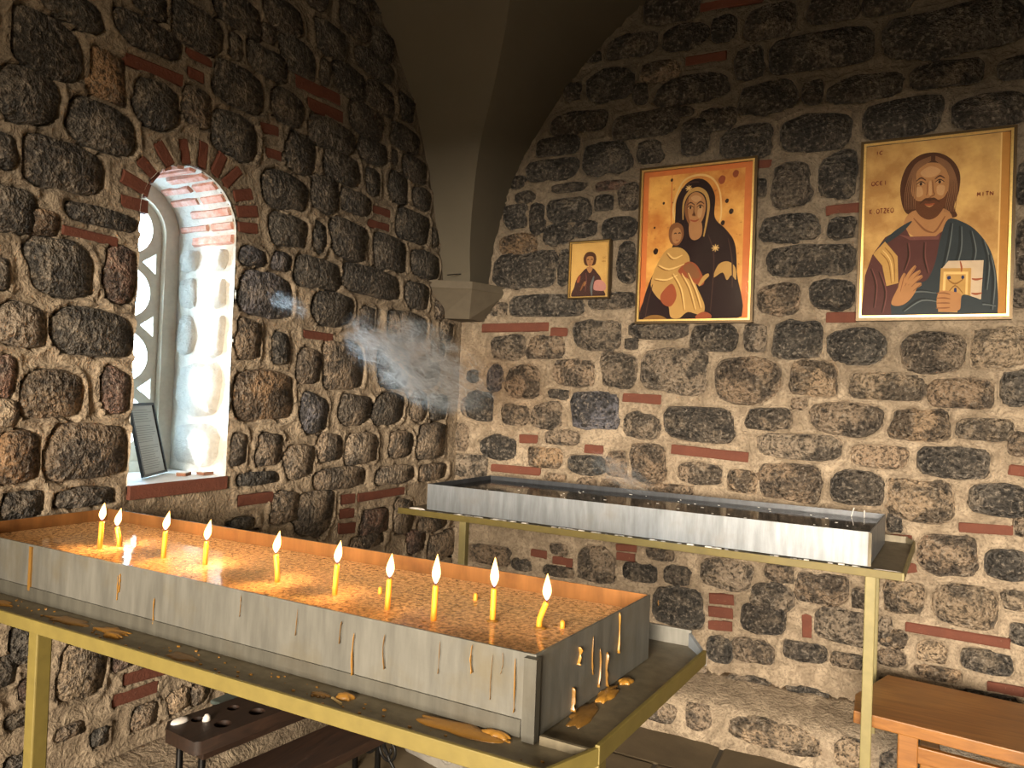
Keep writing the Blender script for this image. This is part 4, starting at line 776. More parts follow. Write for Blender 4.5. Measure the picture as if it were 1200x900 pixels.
# base x, y, height, lean x, lean y, flame height, flame lean, bend
CANDLES = [(0.452, -2.498, 0.072, 0.004, 0.0, 0.040, 0.008, 0.0, 'straight lit candle at the left end, leftmost of the row'),
           (0.462, -2.452, 0.050, -0.010, 0.0, 0.042, 0.014, -0.006, 'curved lit candle just behind the leftmost one'),
           (0.667, -2.471, 0.068, 0.004, 0.0, 0.042, 0.012, 0.0, 'lit candle by the reflected page, third from the left'),
           (0.804, -2.459, 0.058, 0.003, 0.0, 0.044, 0.012, 0.0, 'lit candle over the pale window reflection, fourth from the left'),
           (1.058, -2.474, 0.062, -0.006, 0.0, 0.044, 0.010, -0.004, 'slightly curved lit candle, fifth from the left'),
           (1.232, -2.479, 0.066, 0.004, 0.0, 0.042, 0.008, 0.0, 'lit candle at the middle of the row, fifth from the right'),
           (1.388, -2.499, 0.062, 0.003, 0.0, 0.042, 0.004, 0.0, 'lit candle with a bent flame, fourth from the right'),
           (1.505, -2.506, 0.068, 0.002, 0.0, 0.050, 0.002, 0.0, 'upright lit candle, third from the right'),
           (1.603, -2.445, 0.064, 0.001, 0.0, 0.050, 0.0, 0.0, 'upright lit candle with foam at its foot, second from the right'),
           (1.700, -2.432, 0.052, 0.012, 0.0, 0.044, 0.0, 0.006, 'short leaning lit candle at the right end of the row')]
fprof = [(0.0004, 0.0), (0.0030, 0.004), (0.0052, 0.011), (0.0056, 0.017), (0.0046, 0.026), (0.0026, 0.036), (0.0011, 0.043), (0.0002, 0.047)]
for (x, y, hgt, lx, ly, fh, flx, bend, lab) in CANDLES:
    root = empty('candle', (x, y, WZ - 0.012)); tag(root, lab, 'candle', 'lit candles in the tray')
    h = hgt + 0.012
    path = spline([(0, 0, 0), (lx*0.35 - bend, ly*0.3, h*0.4), (lx*0.75 - bend*0.6, ly*0.7, h*0.75), (lx, ly, h)], 4)
    mb = MB(); mb.tube(path, [0.0059]*(len(path)-1) + [0.0052], 12); body_ = mb.build('wax_body', M['wax'], root, True)
    mb = MB(); mb.tube([(lx, ly, h-0.002), (lx+0.0004, ly, h+0.003), (lx+flx*0.15, ly, h+0.008)], 0.0007, 6); mb.build('wick', M['wick'], body_, True)
    mb = MB(); k = fh*1.15/0.047; rings = []
    for r, z in fprof:
        q = (z/0.047)**1.5
        rings.append([(lx + flx*q + r*1.5*math.cos(2*math.pi*i/14), ly + r*1.5*math.sin(2*math.pi*i/14), h + 0.004 + z*k) for i in range(14)])
    mb.loft(rings); mb.build('flame', M['flame'], root, True)
    l = add_light('flame_light', 'POINT', 14.0, (1.0, 0.56, 0.22), (lx + flx*0.4, ly, h + 0.022), size=0.008); l.parent = root
    if 'foam' in lab or 'leaning' in lab:
        mb = MB(); lathe(mb, [(0.004, 0.0125), (0.013, 0.0128), (0.012, 0.015), (0.005, 0.0165)], 12); mb.build('melted_collar', M['old_wax'], root, True)
for (x, y, lab) in ((1.305, -2.415, 'small orange candle stub, left of three stubs in the water'), (1.501, -2.337, 'small orange candle stub near the back, between two lit candles'), (1.735, -2.405, 'small orange candle stub beside the rightmost candle')):
    mb = MB(); lathe(mb, [(0.0045, 0), (0.0048, 0.012), (0.0046, 0.024), (0.0015, 0.027)], 10); o = mb.build('candle_stub', M['wax'], None, True, 0, (x, y, WZ-0.012)); tag(o, lab, 'candle', 'burnt down stubs in the tray')

# ------------------------------------------------------------------ things on the window sill
ft = empty('framed_text', (-0.20, -1.905, WB)); tag(ft, 'black framed page of grey text leaning in the window', 'picture')
W_, H_ = 0.205, 0.275
tiltm = Matrix.Rotation(math.radians(-90 + 22), 4, 'Y')
# local frame: x' along the wall (world y), y' up the page
A0 = Vector((-0.02, -1.985, WB + 0.003)); AX_ = Vector((-0.095, 0.158, 0)).normalized(); N_ = Vector((AX_.y, -AX_.x, 0)); UP = (Vector((0, 0, 1))*math.cos(0.24) - N_*math.sin(0.24)).normalized(); NN = AX_.cross(UP)
A0 = Vector((-0.105, -1.985, WB + 0.003))
def fpt(a, b, c): return A0 + AX_*a + UP*b + NN*c
def fbox(mb, a0, b0, c0, a1, b1, c1): mb.hexa([fpt(*p) for p in ((a0,b0,c0),(a1,b0,c0),(a1,b1,c0),(a0,b1,c0),(a0,b0,c1),(a1,b0,c1),(a1,b1,c1),(a0,b1,c1))])
def fpart(mb, nm, mat, par=None):
    o = mb.build(nm, mat, ft); o.matrix_parent_inverse = Matrix.Translation(-ft.location); return o
mb = MB(); b_ = 0.010
fbox(mb, 0, 0, 0, W_, b_, 0.012); fbox(mb, 0, H_-b_, 0, W_, H_, 0.012); fbox(mb, 0, b_, 0, b_, H_-b_, 0.012); fbox(mb, W_-b_, b_, 0, W_, H_-b_, 0.012); fpart(mb, 'frame', M['black_frame'])
mb = MB(); fbox(mb, b_, b_, 0.001, W_-b_, H_-b_, 0.006); page = fpart(mb, 'page', M['paper'])
mb = MB()
for i in range(27):
    bb = H_ - 0.028 - i*0.0085
    if i in (6, 15): continue
    fbox(mb, 0.022, bb, 0.0059, W_-0.022-(rnd.uniform(0.0, 0.05)), bb+0.0022, 0.0063)
tl = mb.build('text_lines', M['ink'], page)
for (x, y, rz, lab) in ((-0.095, -1.815, 0.5, 'small matchbox beside the framed page on the window sill'), (-0.065, -1.742, 0.1, 'small matchbox at the right end of the window sill')):
    root = empty('matchbox', (x, y, WB), rz); tag(root, lab, 'box', 'matchboxes on the sill')
    mb = MB(); mb.box((-0.018, -0.026, 0.001), (0.018, 0.026, 0.013)); mb.build('sleeve', M['card_brown'], root, False, 0.0008)
    mb = MB(); mb.box((-0.0175, -0.0255, 0.013), (0.0175, 0.0255, 0.0138)); mb.build('top_label', M['card_white'], root)

# ------------------------------------------------------------------ icons
def icon(name, label, x0, x1, z0, z1, bw, layers, gold_w=0.010):
    """framed print on the right wall; the picture is a stack of flat printed shapes"""
    root = empty(name, ((x0+x1)/2, -0.02, z0)); tag(root, label, 'picture')
    W, Hh = x1-x0, z1-z0; cx = W/2
    def bars(nm, o0, o1, d0, d1, mat):
        # four mitred bars between outer inset o0 and inner inset o1
        P = lambda o: [(-cx+o, o), (cx-o, o), (cx-o, Hh-o), (-cx+o, Hh-o)]
        a, b = P(o0), P(o1); mb = MB()
        for i in range(4):
            j = (i+1) % 4
            q = [a[i], a[j], b[j], b[i]]
            mb.hexa([(p[0], d0, p[1]) for p in q] + [(p[0], d1, p[1]) for p in q])
        return mb.build(nm, mat, root)
    fr_ = bars('frame', 0.0, bw, 0.012, -0.030, M['dark_frame'])
    g = bars('gilt_edge', bw*0.62, bw + gold_w*0.15, -0.026, -0.034, M['gold_frame']); g.parent = fr_
    iw, ih = W - 2*bw, Hh - 2*bw
    mb = MB(); mb.box((-cx+bw*0.5, -0.012, bw*0.5), (cx-bw*0.5, 0.010, Hh-bw*0.5)); mb.build('backboard', M['dark_wood'], root)
    pm = MB(); mats = []; names = []
    for k, (mk, pts, closed) in enumerate(layers):
        if mk not in names: names.append(mk); mats.append(PM[mk])
        y = -0.0125 - 0.00006*(k+1)
        pts = [(p[0], p[1]) for p in pts]
        if closed == 's': pts = [(p.x, p.y) for p in spline([(a, b, 0) for a, b in pts], 5, True)]
        vs = [(-cx + bw + min(1, max(0, a))*iw, y, bw + min(1, max(0, b))*ih) for a, b in pts]
        pm.add(vs, [tuple(range(len(vs)))], names.index(mk))
    o = pm.build('painting', mats, root)
    mb = MB(); mb.box((-cx+bw*0.9, -0.0265, bw*0.9), (cx-bw*0.9, -0.0245, Hh-bw*0.9)); mb.build('glass', M['pane'], root)
    return root
def gold(name, a, b, spots=0.62):
    t = NT(name); v = t.pos(); n = t.noise(v, 7, 5, 0.6); n2 = t.noise(v, 32, 5, 0.65)
    c = t.mix(t.ramp(n, [(0.35, 0.0), (0.65, 1.0)]), a, b); c = t.mix(t.ramp(n2, [(spots, 0.0), (spots+0.08, 0.85)]), c, (0.16, 0.06, 0.02))
    return t.set(c, 0.7, **{'Specular IOR Level': 0.2})
PM = {}
PM['gold_a'] = gold('print_gold', (0.36, 0.19, 0.06), (0.60, 0.38, 0.13), 0.70)
PM['gold_b'] = gold('print_orange_gold', (0.46, 0.17, 0.035), (0.72, 0.40, 0.10), 0.61)
PM['gold_c'] = gold('print_plain_gold', (0.50, 0.30, 0.09), (0.60, 0.38, 0.12), 0.9)
for k, c in dict(gold_dark=(0.42, 0.20, 0.05), gold_red=(0.55, 0.17, 0.05), hair=(0.075, 0.032, 0.018), hair_lt=(0.20, 0.10, 0.05), skin=(0.36, 0.18, 0.075), skin_sh=(0.20, 0.085, 0.035), skin_hi=(0.47, 0.27, 0.125), beard=(0.11, 0.045, 0.022),
                 maroon=(0.085, 0.034, 0.030), maroon_lt=(0.15, 0.06, 0.05), slate=(0.034, 0.042, 0.046), slate_dk=(0.022, 0.026, 0.028), slate_lt=(0.11, 0.125, 0.125), ochre=(0.42, 0.25, 0.08), ochre_dk=(0.22, 0.11, 0.03), ochre_lt=(0.66, 0.44, 0.17),
                 cream=(0.50, 0.39, 0.27), ink=(0.035, 0.018, 0.012), veil=(0.022, 0.012, 0.012), veil_lt=(0.055, 0.028, 0.022), red=(0.26, 0.07, 0.03), blue=(0.02, 0.03, 0.09), rose_reflection=(0.42, 0.20, 0.17), robe=(0.055, 0.026, 0.022), letter=(0.16, 0.045, 0.02)).items():
    PM[k] = simple('print_' + k, c, 0.8, 0, 0.16, 26, 0.0, **{'Specular IOR Level': 0.15})
def stroke(m, pts, w, k=4):
    sp = spline([(a, b, 0) for a, b in pts], k); Lf, Rt = [], []
    n = len(sp)
    for i, p in enumerate(sp):
        t_ = (sp[min(i+1, n-1)] - sp[max(i-1, 0)]).normalized(); nn = Vector((-t_.y, t_.x, 0)); ww = w*(0.35 + 0.65*math.sin(math.pi*(i+0.5)/n))
        Lf.append((p.x + nn.x*ww, p.y + nn.y*ww)); Rt.append((p.x - nn.x*ww, p.y - nn.y*ww))
    return (m, Lf + Rt[::-1], 'p')
def sh(m, *pts): return (m, pts, 's')
def po(m, *pts): return (m, pts, 'p')
def eye(x, y, s_, lid='ink'):
    return [sh('skin_hi', (x-s_, y), (x, y+s_*0.42), (x+s_, y), (x, y-s_*0.36)), sh('ink', (x-s_*0.42, y), (x, y+s_*0.42), (x+s_*0.42, y), (x, y-s_*0.36)),
            stroke(lid, [(x-s_*1.2, y), (x, y+s_*0.55), (x+s_*1.25, y-s_*0.05)], s_*0.12), stroke('hair', [(x-s_*1.3, y+s_*0.7), (x, y+s_*1.35), (x+s_*1.35, y+s_*0.7)], s_*0.17)]
FULL = ((0, 0), (1, 0), (1, 1), (0, 1))
big = [po('gold_a', *FULL), po('gold_dark', (0.945, 0), (1, 0), (1, 1), (0.945, 1)), po('ochre_lt', (0.935, 0), (0.945, 0), (0.945, 1), (0.935, 1)),
    sh('hair', (0.27, 0.66), (0.26, 0.76), (0.30, 0.86), (0.39, 0.92), (0.51, 0.925), (0.61, 0.88), (0.67, 0.80), (0.67, 0.70), (0.64, 0.61), (0.66, 0.555), (0.58, 0.55), (0.40, 0.57), (0.31, 0.59)),
    sh('skin', (0.35, 0.60), (0.58, 0.60), (0.63, 0.50), (0.50, 0.41), (0.30, 0.50)), stroke('skin_sh', [(0.36, 0.56), (0.44, 0.49), (0.50, 0.47)], 0.006), stroke('skin_sh', [(0.58, 0.56), (0.53, 0.49), (0.50, 0.47)], 0.006),
    po('maroon', (0.0, 0.0), (0.02, 0.24), (0.07, 0.36), (0.16, 0.46), (0.30, 0.515), (0.34, 0.455), (0.52, 0.45), (0.64, 0.52), (0.66, 0.2), (0.6, 0.0)),
    po('maroon_lt', (0.26, 0.47), (0.34, 0.455), (0.52, 0.45), (0.55, 0.47), (0.54, 0.43), (0.34, 0.435)),
    sh('slate', (0.60, 0.54), (0.70, 0.52), (0.80, 0.46), (0.89, 0.35), (0.935, 0.20), (0.945, 0.02), (0.90, -0.05), (0.30, -0.05), (0.22, 0.03), (0.24, 0.12), (0.34, 0.19), (0.46, 0.20), (0.52, 0.30), (0.55, 0.43)),
    sh('slate', (0.35, 0.545), (0.24, 0.50), (0.14, 0.43), (0.10, 0.37), (0.17, 0.42), (0.28, 0.48)),
    po('ochre', (0.075, 0.365), (0.16, 0.435), (0.255, 0.345), (0.265, 0.19), (0.18, 0.175), (0.145, 0.295)), stroke('ochre_dk', [(0.13, 0.37), (0.19, 0.31), (0.215, 0.19)], 0.004), stroke('ochre_dk', [(0.16, 0.40), (0.225, 0.33), (0.24, 0.20)], 0.004), stroke('ochre_lt', [(0.145, 0.385), (0.205, 0.32), (0.228, 0.2)], 0.003)]
for a, b, c in (((0.62, 0.52), (0.60, 0.38), (0.56, 0.22)), ((0.68, 0.50), (0.68, 0.36), (0.62, 0.20)), ((0.75, 0.47), (0.78, 0.36), (0.76, 0.27)), ((0.83, 0.42), (0.87, 0.30), (0.86, 0.14)), ((0.88, 0.33), (0.91, 0.20), (0.90, 0.03)), ((0.26, 0.09), (0.38, 0.14), (0.52, 0.13)), ((0.30, 0.03), (0.42, 0.09), (0.54, 0.08)), ((0.74, 0.02), (0.82, 0.06), (0.92, 0.05))):
    big.append(stroke('slate_dk', [a, b, c], 0.010)); big.append(stroke('slate_lt', [(p[0]+0.014, p[1]-0.004) for p in (a, b, c)], 0.0045))
for a, b, c in (((0.06, 0.28), (0.10, 0.18), (0.09, 0.05)), ((0.12, 0.26), (0.17, 0.14), (0.15, 0.02)), ((0.32, 0.42), (0.33, 0.34), (0.30, 0.26)), ((0.44, 0.42), (0.44, 0.33), (0.47, 0.24))):
    big.append(stroke('ink', [a, b, c], 0.006)); big.append(stroke('maroon_lt', [(p[0]+0.012, p[1]) for p in (a, b, c)], 0.004))
big += [sh('skin', (0.335, 0.74), (0.35, 0.81), (0.41, 0.86), (0.48, 0.87), (0.55, 0.85), (0.595, 0.79), (0.60, 0.72), (0.57, 0.64), (0.50, 0.575), (0.43, 0.575), (0.36, 0.64)),
    sh('skin_hi', (0.40, 0.82), (0.47, 0.85), (0.54, 0.82), (0.50, 0.79), (0.43, 0.79)), sh('skin_hi', (0.37, 0.73), (0.41, 0.735), (0.42, 0.69), (0.38, 0.68)), sh('skin_hi', (0.52, 0.735), (0.57, 0.73), (0.56, 0.68), (0.52, 0.69)),
    sh('beard', (0.345, 0.69), (0.36, 0.63), (0.40, 0.575), (0.465, 0.545), (0.53, 0.565), (0.58, 0.63), (0.595, 0.70), (0.565, 0.665), (0.52, 0.655), (0.47, 0.672), (0.42, 0.655), (0.375, 0.66)),
    sh('skin', (0.44, 0.632), (0.47, 0.636), (0.50, 0.632), (0.47, 0.615)), stroke('red', [(0.435, 0.635), (0.47, 0.63), (0.505, 0.635)], 0.006), stroke('hair', [(0.40, 0.64), (0.44, 0.662), (0.47, 0.657), (0.50, 0.662), (0.54, 0.64)], 0.008),
    stroke('skin_sh', [(0.485, 0.77), (0.492, 0.71), (0.50, 0.685), (0.47, 0.675)], 0.005), stroke('skin_sh', [(0.45, 0.76), (0.452, 0.71), (0.445, 0.685)], 0.004), sh('skin_hi', (0.462, 0.76), (0.478, 0.76), (0.482, 0.69), (0.462, 0.69))]
big += eye(0.405, 0.752, 0.026) + eye(0.535, 0.755, 0.026)
for k in range(7):
    a = 0.30 + 0.012*k
    big.append(stroke('hair_lt', [(0.47, 0.905 - 0.004*k), (0.36 - 0.004*k + 0.006*k, 0.865 - 0.006*k), (a, 0.74), (a - 0.005, 0.61)][:4], 0.0035)); big.append(stroke('hair_lt', [(0.50, 0.905 - 0.004*k), (0.60 - 0.002*k, 0.85 - 0.006*k), (0.655 - 0.009*k, 0.73), (0.645 - 0.012*k, 0.58)], 0.0035))
# hand laid on the chest, book held at the side
big += [sh('skin', (0.22, 0.07), (0.25, 0.14), (0.29, 0.19), (0.36, 0.21), (0.40, 0.17), (0.36, 0.10), (0.29, 0.06))]
for (a, b) in (((0.30, 0.18), (0.385, 0.285)), ((0.325, 0.185), (0.42, 0.255)), ((0.345, 0.175), (0.435, 0.225)), ((0.36, 0.15), (0.43, 0.18)), ((0.27, 0.15), (0.31, 0.245))):
    big.append(stroke('skin', [a, ((a[0]+b[0])/2, (a[1]+b[1])/2+0.006), b], 0.014)); big.append(stroke('skin_sh', [(a[0]+.012, a[1]-.01), b], 0.003))
big += [po('cream', (0.565, 0.26), (0.61, 0.305), (0.845, 0.30), (0.835, 0.085), (0.76, 0.09), (0.76, 0.24)), po('ochre', (0.55, 0.02), (0.56, 0.265), (0.765, 0.26), (0.765, 0.08), (0.69, 0.075), (0.68, 0.015)), po('ochre_lt', (0.575, 0.06), (0.58, 0.245), (0.745, 0.24), (0.745, 0.09)), po('ochre', (0.592, 0.075), (0.597, 0.23), (0.73, 0.226), (0.73, 0.10)),
    sh('blue', (0.605, 0.215), (0.625, 0.22), (0.63, 0.205), (0.61, 0.20)), sh('blue', (0.70, 0.215), (0.715, 0.22), (0.72, 0.205), (0.705, 0.20)), sh('blue', (0.655, 0.15), (0.67, 0.15), (0.67, 0.125), (0.655, 0.125)), stroke('ochre_dk', [(0.61, 0.20), (0.66, 0.175), (0.715, 0.20)], 0.005), stroke('ochre_dk', [(0.61, 0.12), (0.66, 0.165), (0.715, 0.12)], 0.004),
    stroke('red', [(0.69, 0.30), (0.70, 0.265), (0.70, 0.24)], 0.006), stroke('red', [(0.77, 0.20), (0.80, 0.195), (0.84, 0.20)], 0.006), stroke('red', [(0.77, 0.12), (0.80, 0.115), (0.84, 0.12)], 0.006),
    sh('skin', (0.54, 0.05), (0.55, 0.13), (0.62, 0.135), (0.70, 0.115), (0.72, 0.06), (0.68, 0.025), (0.58, 0.02))]
for k in range(4): big.append(stroke('skin_sh', [(0.535, 0.125 - k*0.028), (0.59, 0.125 - k*0.028), (0.63, 0.115 - k*0.024)], 0.004))
big.append(sh('slate', (0.71, 0.11), (0.78, 0.10), (0.84, 0.07), (0.84, -0.02), (0.68, -0.02), (0.70, 0.04)))
# faint painted letters beside the head
GL = {'O': [((0.5, 1), (0, 0.75), (0, 0.25), (0.5, 0), (1, 0.25), (1, 0.75), (0.5, 1))], 'C': [((1, 0.85), (0.5, 1), (0, 0.6), (0, 0.3), (0.5, 0), (1, 0.15))], 'E': [((0.9, 1), (0.2, 0.9), (0, 0.5), (0.2, 0.1), (0.9, 0)), ((0, 0.5), (0.7, 0.5))], 'I': [((0.5, 1), (0.5, 0))],
      'K': [((0.1, 1), (0.1, 0)), ((0.9, 1), (0.1, 0.5), (0.9, 0))], 'T': [((0, 1), (1, 1)), ((0.5, 1), (0.5, 0))], 'Z': [((0, 1), (1, 1)), ((1, 1), (0, 0)), ((0, 0), (1, 0))], 'M': [((0, 0), (0.1, 1)), ((0.1, 1), (0.5, 0.3)), ((0.5, 0.3), (0.9, 1)), ((0.9, 1), (1, 0))], 'N': [((0, 0), (0, 1)), ((0, 1), (1, 0)), ((1, 0), (1, 1))], '.': [((0.4, 0.05), (0.6, 0.05))]}
def letters(txt, x, y, h, w, layers, m='letter', aspect=0.722):
    for ch in txt:
        if ch in GL:
            for st_ in GL[ch]: layers.append(stroke(m, [(x + a*w*0.7, y + b*h) for a, b in st_], 0.0035, 3))
        x += w
letters('IC', 0.075, 0.945, 0.02, 0.028, big); letters('OCEI', 0.05, 0.765, 0.024, 0.030, big); letters('K.OTZEO', 0.04, 0.60, 0.026, 0.026, big); letters('MITN', 0.79, 0.655, 0.022, 0.028, big)
icon('icon_picture', 'largest framed icon of a bearded man with a book, far right on the wall', 2.140, 2.735, 1.950, 2.772, 0.021, big)

mid = [po('gold_b', *FULL), po('gold_red', (0, 0), (0.05, 0), (0.05, 1), (0, 1)), po('gold_red', (0.93, 0), (1, 0), (1, 1), (0.93, 1)), po('gold_red', (0, 0.965), (1, 0.965), (1, 1), (0, 1)), stroke('gold_red', [(0.27, 0.99), (0.27, 0.8), (0.275, 0.6)], 0.005),
    sh('ochre_lt', (0.28, 0.72), (0.36, 0.91), (0.52, 0.955), (0.66, 0.91), (0.73, 0.78), (0.70, 0.60), (0.40, 0.60)), sh('gold_b', (0.30, 0.72), (0.37, 0.90), (0.52, 0.94), (0.65, 0.90), (0.715, 0.78), (0.69, 0.60), (0.40, 0.60)),
    sh('veil', (0.31, 0.68), (0.32, 0.80), (0.40, 0.895), (0.50, 0.925), (0.60, 0.895), (0.67, 0.80), (0.675, 0.66), (0.78, 0.575), (0.86, 0.48), (0.885, 0.30), (0.885, -0.03), (0.02, -0.03), (0.03, 0.12), (0.10, 0.28), (0.20, 0.40), (0.30, 0.50)),
    sh('skin', (0.40, 0.70), (0.405, 0.77), (0.45, 0.825), (0.51, 0.835), (0.57, 0.80), (0.59, 0.73), (0.565, 0.65), (0.50, 0.60), (0.44, 0.63)), sh('skin_sh', (0.40, 0.70), (0.405, 0.77), (0.43, 0.80), (0.43, 0.70), (0.46, 0.62), (0.43, 0.64)), sh('skin', (0.45, 0.64), (0.55, 0.64), (0.56, 0.55), (0.50, 0.52), (0.45, 0.55)),
    stroke('ochre', [(0.385, 0.66), (0.385, 0.77), (0.43, 0.835), (0.51, 0.855), (0.585, 0.82), (0.615, 0.74), (0.60, 0.63), (0.58, 0.54)], 0.014), stroke('red', [(0.45, 0.655), (0.495, 0.645), (0.53, 0.655)], 0.006), stroke('skin_sh', [(0.485, 0.76), (0.48, 0.70), (0.47, 0.685), (0.50, 0.68)], 0.005),
    sh('skin_hi', (0.52, 0.72), (0.56, 0.73), (0.55, 0.67), (0.52, 0.67)), sh('skin_hi', (0.45, 0.80), (0.50, 0.815), (0.55, 0.79), (0.50, 0.77))]
mid += eye(0.45, 0.735, 0.026) + eye(0.54, 0.735, 0.026)
# swaddled child in ochre on her arm
mid += [sh('ochre', (0.10, 0.24), (0.16, 0.38), (0.25, 0.47), (0.37, 0.475), (0.45, 0.42), (0.47, 0.34), (0.53, 0.22), (0.61, 0.09), (0.58, 0.03), (0.46, 0.05), (0.38, 0.01), (0.30, 0.02), (0.27, 0.10), (0.17, 0.15)), sh('red', (0.20, 0.17), (0.30, 0.24), (0.35, 0.16), (0.30, 0.09), (0.22, 0.11)),
    sh('skin_sh', (0.255, 0.565), (0.27, 0.625), (0.33, 0.645), (0.385, 0.615), (0.395, 0.55), (0.35, 0.495), (0.285, 0.505)), sh('skin', (0.285, 0.555), (0.30, 0.60), (0.345, 0.61), (0.375, 0.575), (0.37, 0.53), (0.335, 0.505), (0.30, 0.515)), stroke('ink', [(0.305, 0.57), (0.32, 0.575), (0.33, 0.57)], 0.004), stroke('ink', [(0.345, 0.57), (0.357, 0.575), (0.368, 0.57)], 0.004), stroke('red', [(0.325, 0.53), (0.338, 0.527), (0.35, 0.53)], 0.003),
    sh('red', (0.36, 0.33), (0.44, 0.38), (0.52, 0.36), (0.58, 0.29), (0.60, 0.24), (0.56, 0.22), (0.47, 0.26), (0.38, 0.30)), sh('skin_sh', (0.40, 0.34), (0.46, 0.37), (0.52, 0.34), (0.56, 0.28), (0.50, 0.27)), stroke('ochre', [(0.55, 0.22), (0.60, 0.27), (0.64, 0.29)], 0.016),
    sh('ochre', (0.68, 0.27), (0.72, 0.35), (0.80, 0.37), (0.87, 0.33), (0.88, 0.25), (0.84, 0.28), (0.80, 0.25), (0.76, 0.30)), sh('red', (0.53, 0.02), (0.60, 0.05), (0.67, 0.03), (0.66, 0.0), (0.56, 0.0)), sh('ochre_dk', (0.04, 0.0), (0.10, 0.03), (0.20, 0.03), (0.26, 0.0))]
for p in (((0.16, 0.36), (0.26, 0.33), (0.40, 0.36)), ((0.13, 0.27), (0.24, 0.26), (0.34, 0.29)), ((0.30, 0.30), (0.38, 0.20), (0.42, 0.06)), ((0.38, 0.30), (0.46, 0.20), (0.52, 0.06)), ((0.24, 0.44), (0.30, 0.40), (0.38, 0.42)), ((0.44, 0.30), (0.52, 0.18), (0.57, 0.07))):
    mid.append(stroke('ochre_dk', list(p), 0.005)); mid.append(stroke('ochre_lt', [(a+0.012, b+0.006) for a, b in p], 0.006))
for p in (((0.62, 0.55), (0.68, 0.40), (0.665, 0.05)), ((0.80, 0.52), (0.84, 0.38), (0.85, 0.2)), ((0.12, 0.24), (0.08, 0.12), (0.06, 0.02)), ((0.36, 0.86), (0.44, 0.90), (0.52, 0.90))): mid.append(stroke('veil_lt', list(p), 0.006))
def star(x, y, r, layers):
    for k in range(4):
        a = k*math.pi/4; layers.append(stroke('ochre_lt', [(x - r*math.cos(a), y - r*0.72*math.sin(a)), (x, y), (x + r*math.cos(a), y + r*0.72*math.sin(a))], 0.004, 2))
star(0.43, 0.865, 0.03, mid); star(0.69, 0.46, 0.035, mid)
for x, y, s_ in ((0.73, 0.90, 0.035), (0.85, 0.93, 0.03), (0.78, 0.76, 0.018), (0.82, 0.69, 0.022), (0.14, 0.46, 0.026), (0.20, 0.78, 0.012), (0.12, 0.62, 0.01), (0.75, 0.62, 0.02), (0.27, 0.93, 0.014)):
    mid.append(sh('ink' if s_ < 0.027 else 'red', (x-s_, y), (x-s_*0.2, y+s_*0.8), (x+s_*0.8, y+s_*0.4), (x+s_*0.5, y-s_*0.6), (x-s_*0.4, y-s_*0.8)))
icon('icon_picture', 'framed orange gold icon of a dark veiled woman with a child, middle of three', 1.092, 1.685, 1.948, 2.765, 0.020, mid)

small = [po('gold_c', *FULL), sh('robe', (0.07, 0.0), (0.10, 0.20), (0.17, 0.36), (0.28, 0.45), (0.40, 0.53), (0.58, 0.53), (0.70, 0.44), (0.80, 0.34), (0.86, 0.15), (0.88, 0.0)), sh('skin', (0.42, 0.55), (0.56, 0.55), (0.56, 0.49), (0.50, 0.44), (0.44, 0.49)), sh('hair', (0.33, 0.66), (0.33, 0.75), (0.40, 0.82), (0.50, 0.835), (0.60, 0.81), (0.66, 0.74), (0.66, 0.64), (0.60, 0.58), (0.40, 0.58)),
    sh('skin', (0.40, 0.68), (0.42, 0.74), (0.50, 0.755), (0.58, 0.735), (0.59, 0.67), (0.555, 0.59), (0.50, 0.555), (0.44, 0.59)), stroke('ink', [(0.42, 0.685), (0.45, 0.695), (0.475, 0.685)], 0.008), stroke('ink', [(0.52, 0.685), (0.545, 0.695), (0.575, 0.685)], 0.008), stroke('skin_sh', [(0.50, 0.68), (0.50, 0.635), (0.48, 0.63)], 0.006), stroke('red', [(0.47, 0.605), (0.50, 0.60), (0.53, 0.605)], 0.006),
    sh('red', (0.16, 0.28), (0.20, 0.38), (0.26, 0.40), (0.23, 0.28)), stroke('skin_sh', [(0.27, 0.12), (0.33, 0.22), (0.38, 0.29)], 0.022), stroke('skin', [(0.36, 0.20), (0.40, 0.27), (0.43, 0.30)], 0.016), sh('rose_reflection', (0.62, 0.14), (0.64, 0.28), (0.76, 0.31), (0.88, 0.27), (0.95, 0.18), (0.90, 0.11), (0.74, 0.11)), stroke('slate_lt', [(0.58, 0.02), (0.56, 0.2), (0.62, 0.38)], 0.03), stroke('maroon_lt', [(0.40, 0.45), (0.42, 0.3), (0.40, 0.1)], 0.012)]  # the rose patch is a glass reflection painted into the picture
letters('OC', 0.84, 0.70, 0.03, 0.05, small, 'ochre_dk'); letters('MN', 0.82, 0.63, 0.03, 0.05, small, 'ochre_dk')
icon('icon_picture', 'smallest framed icon of a dark robed figure, left of three', 0.704, 0.944, 2.088, 2.405, 0.011, small, 0.006)

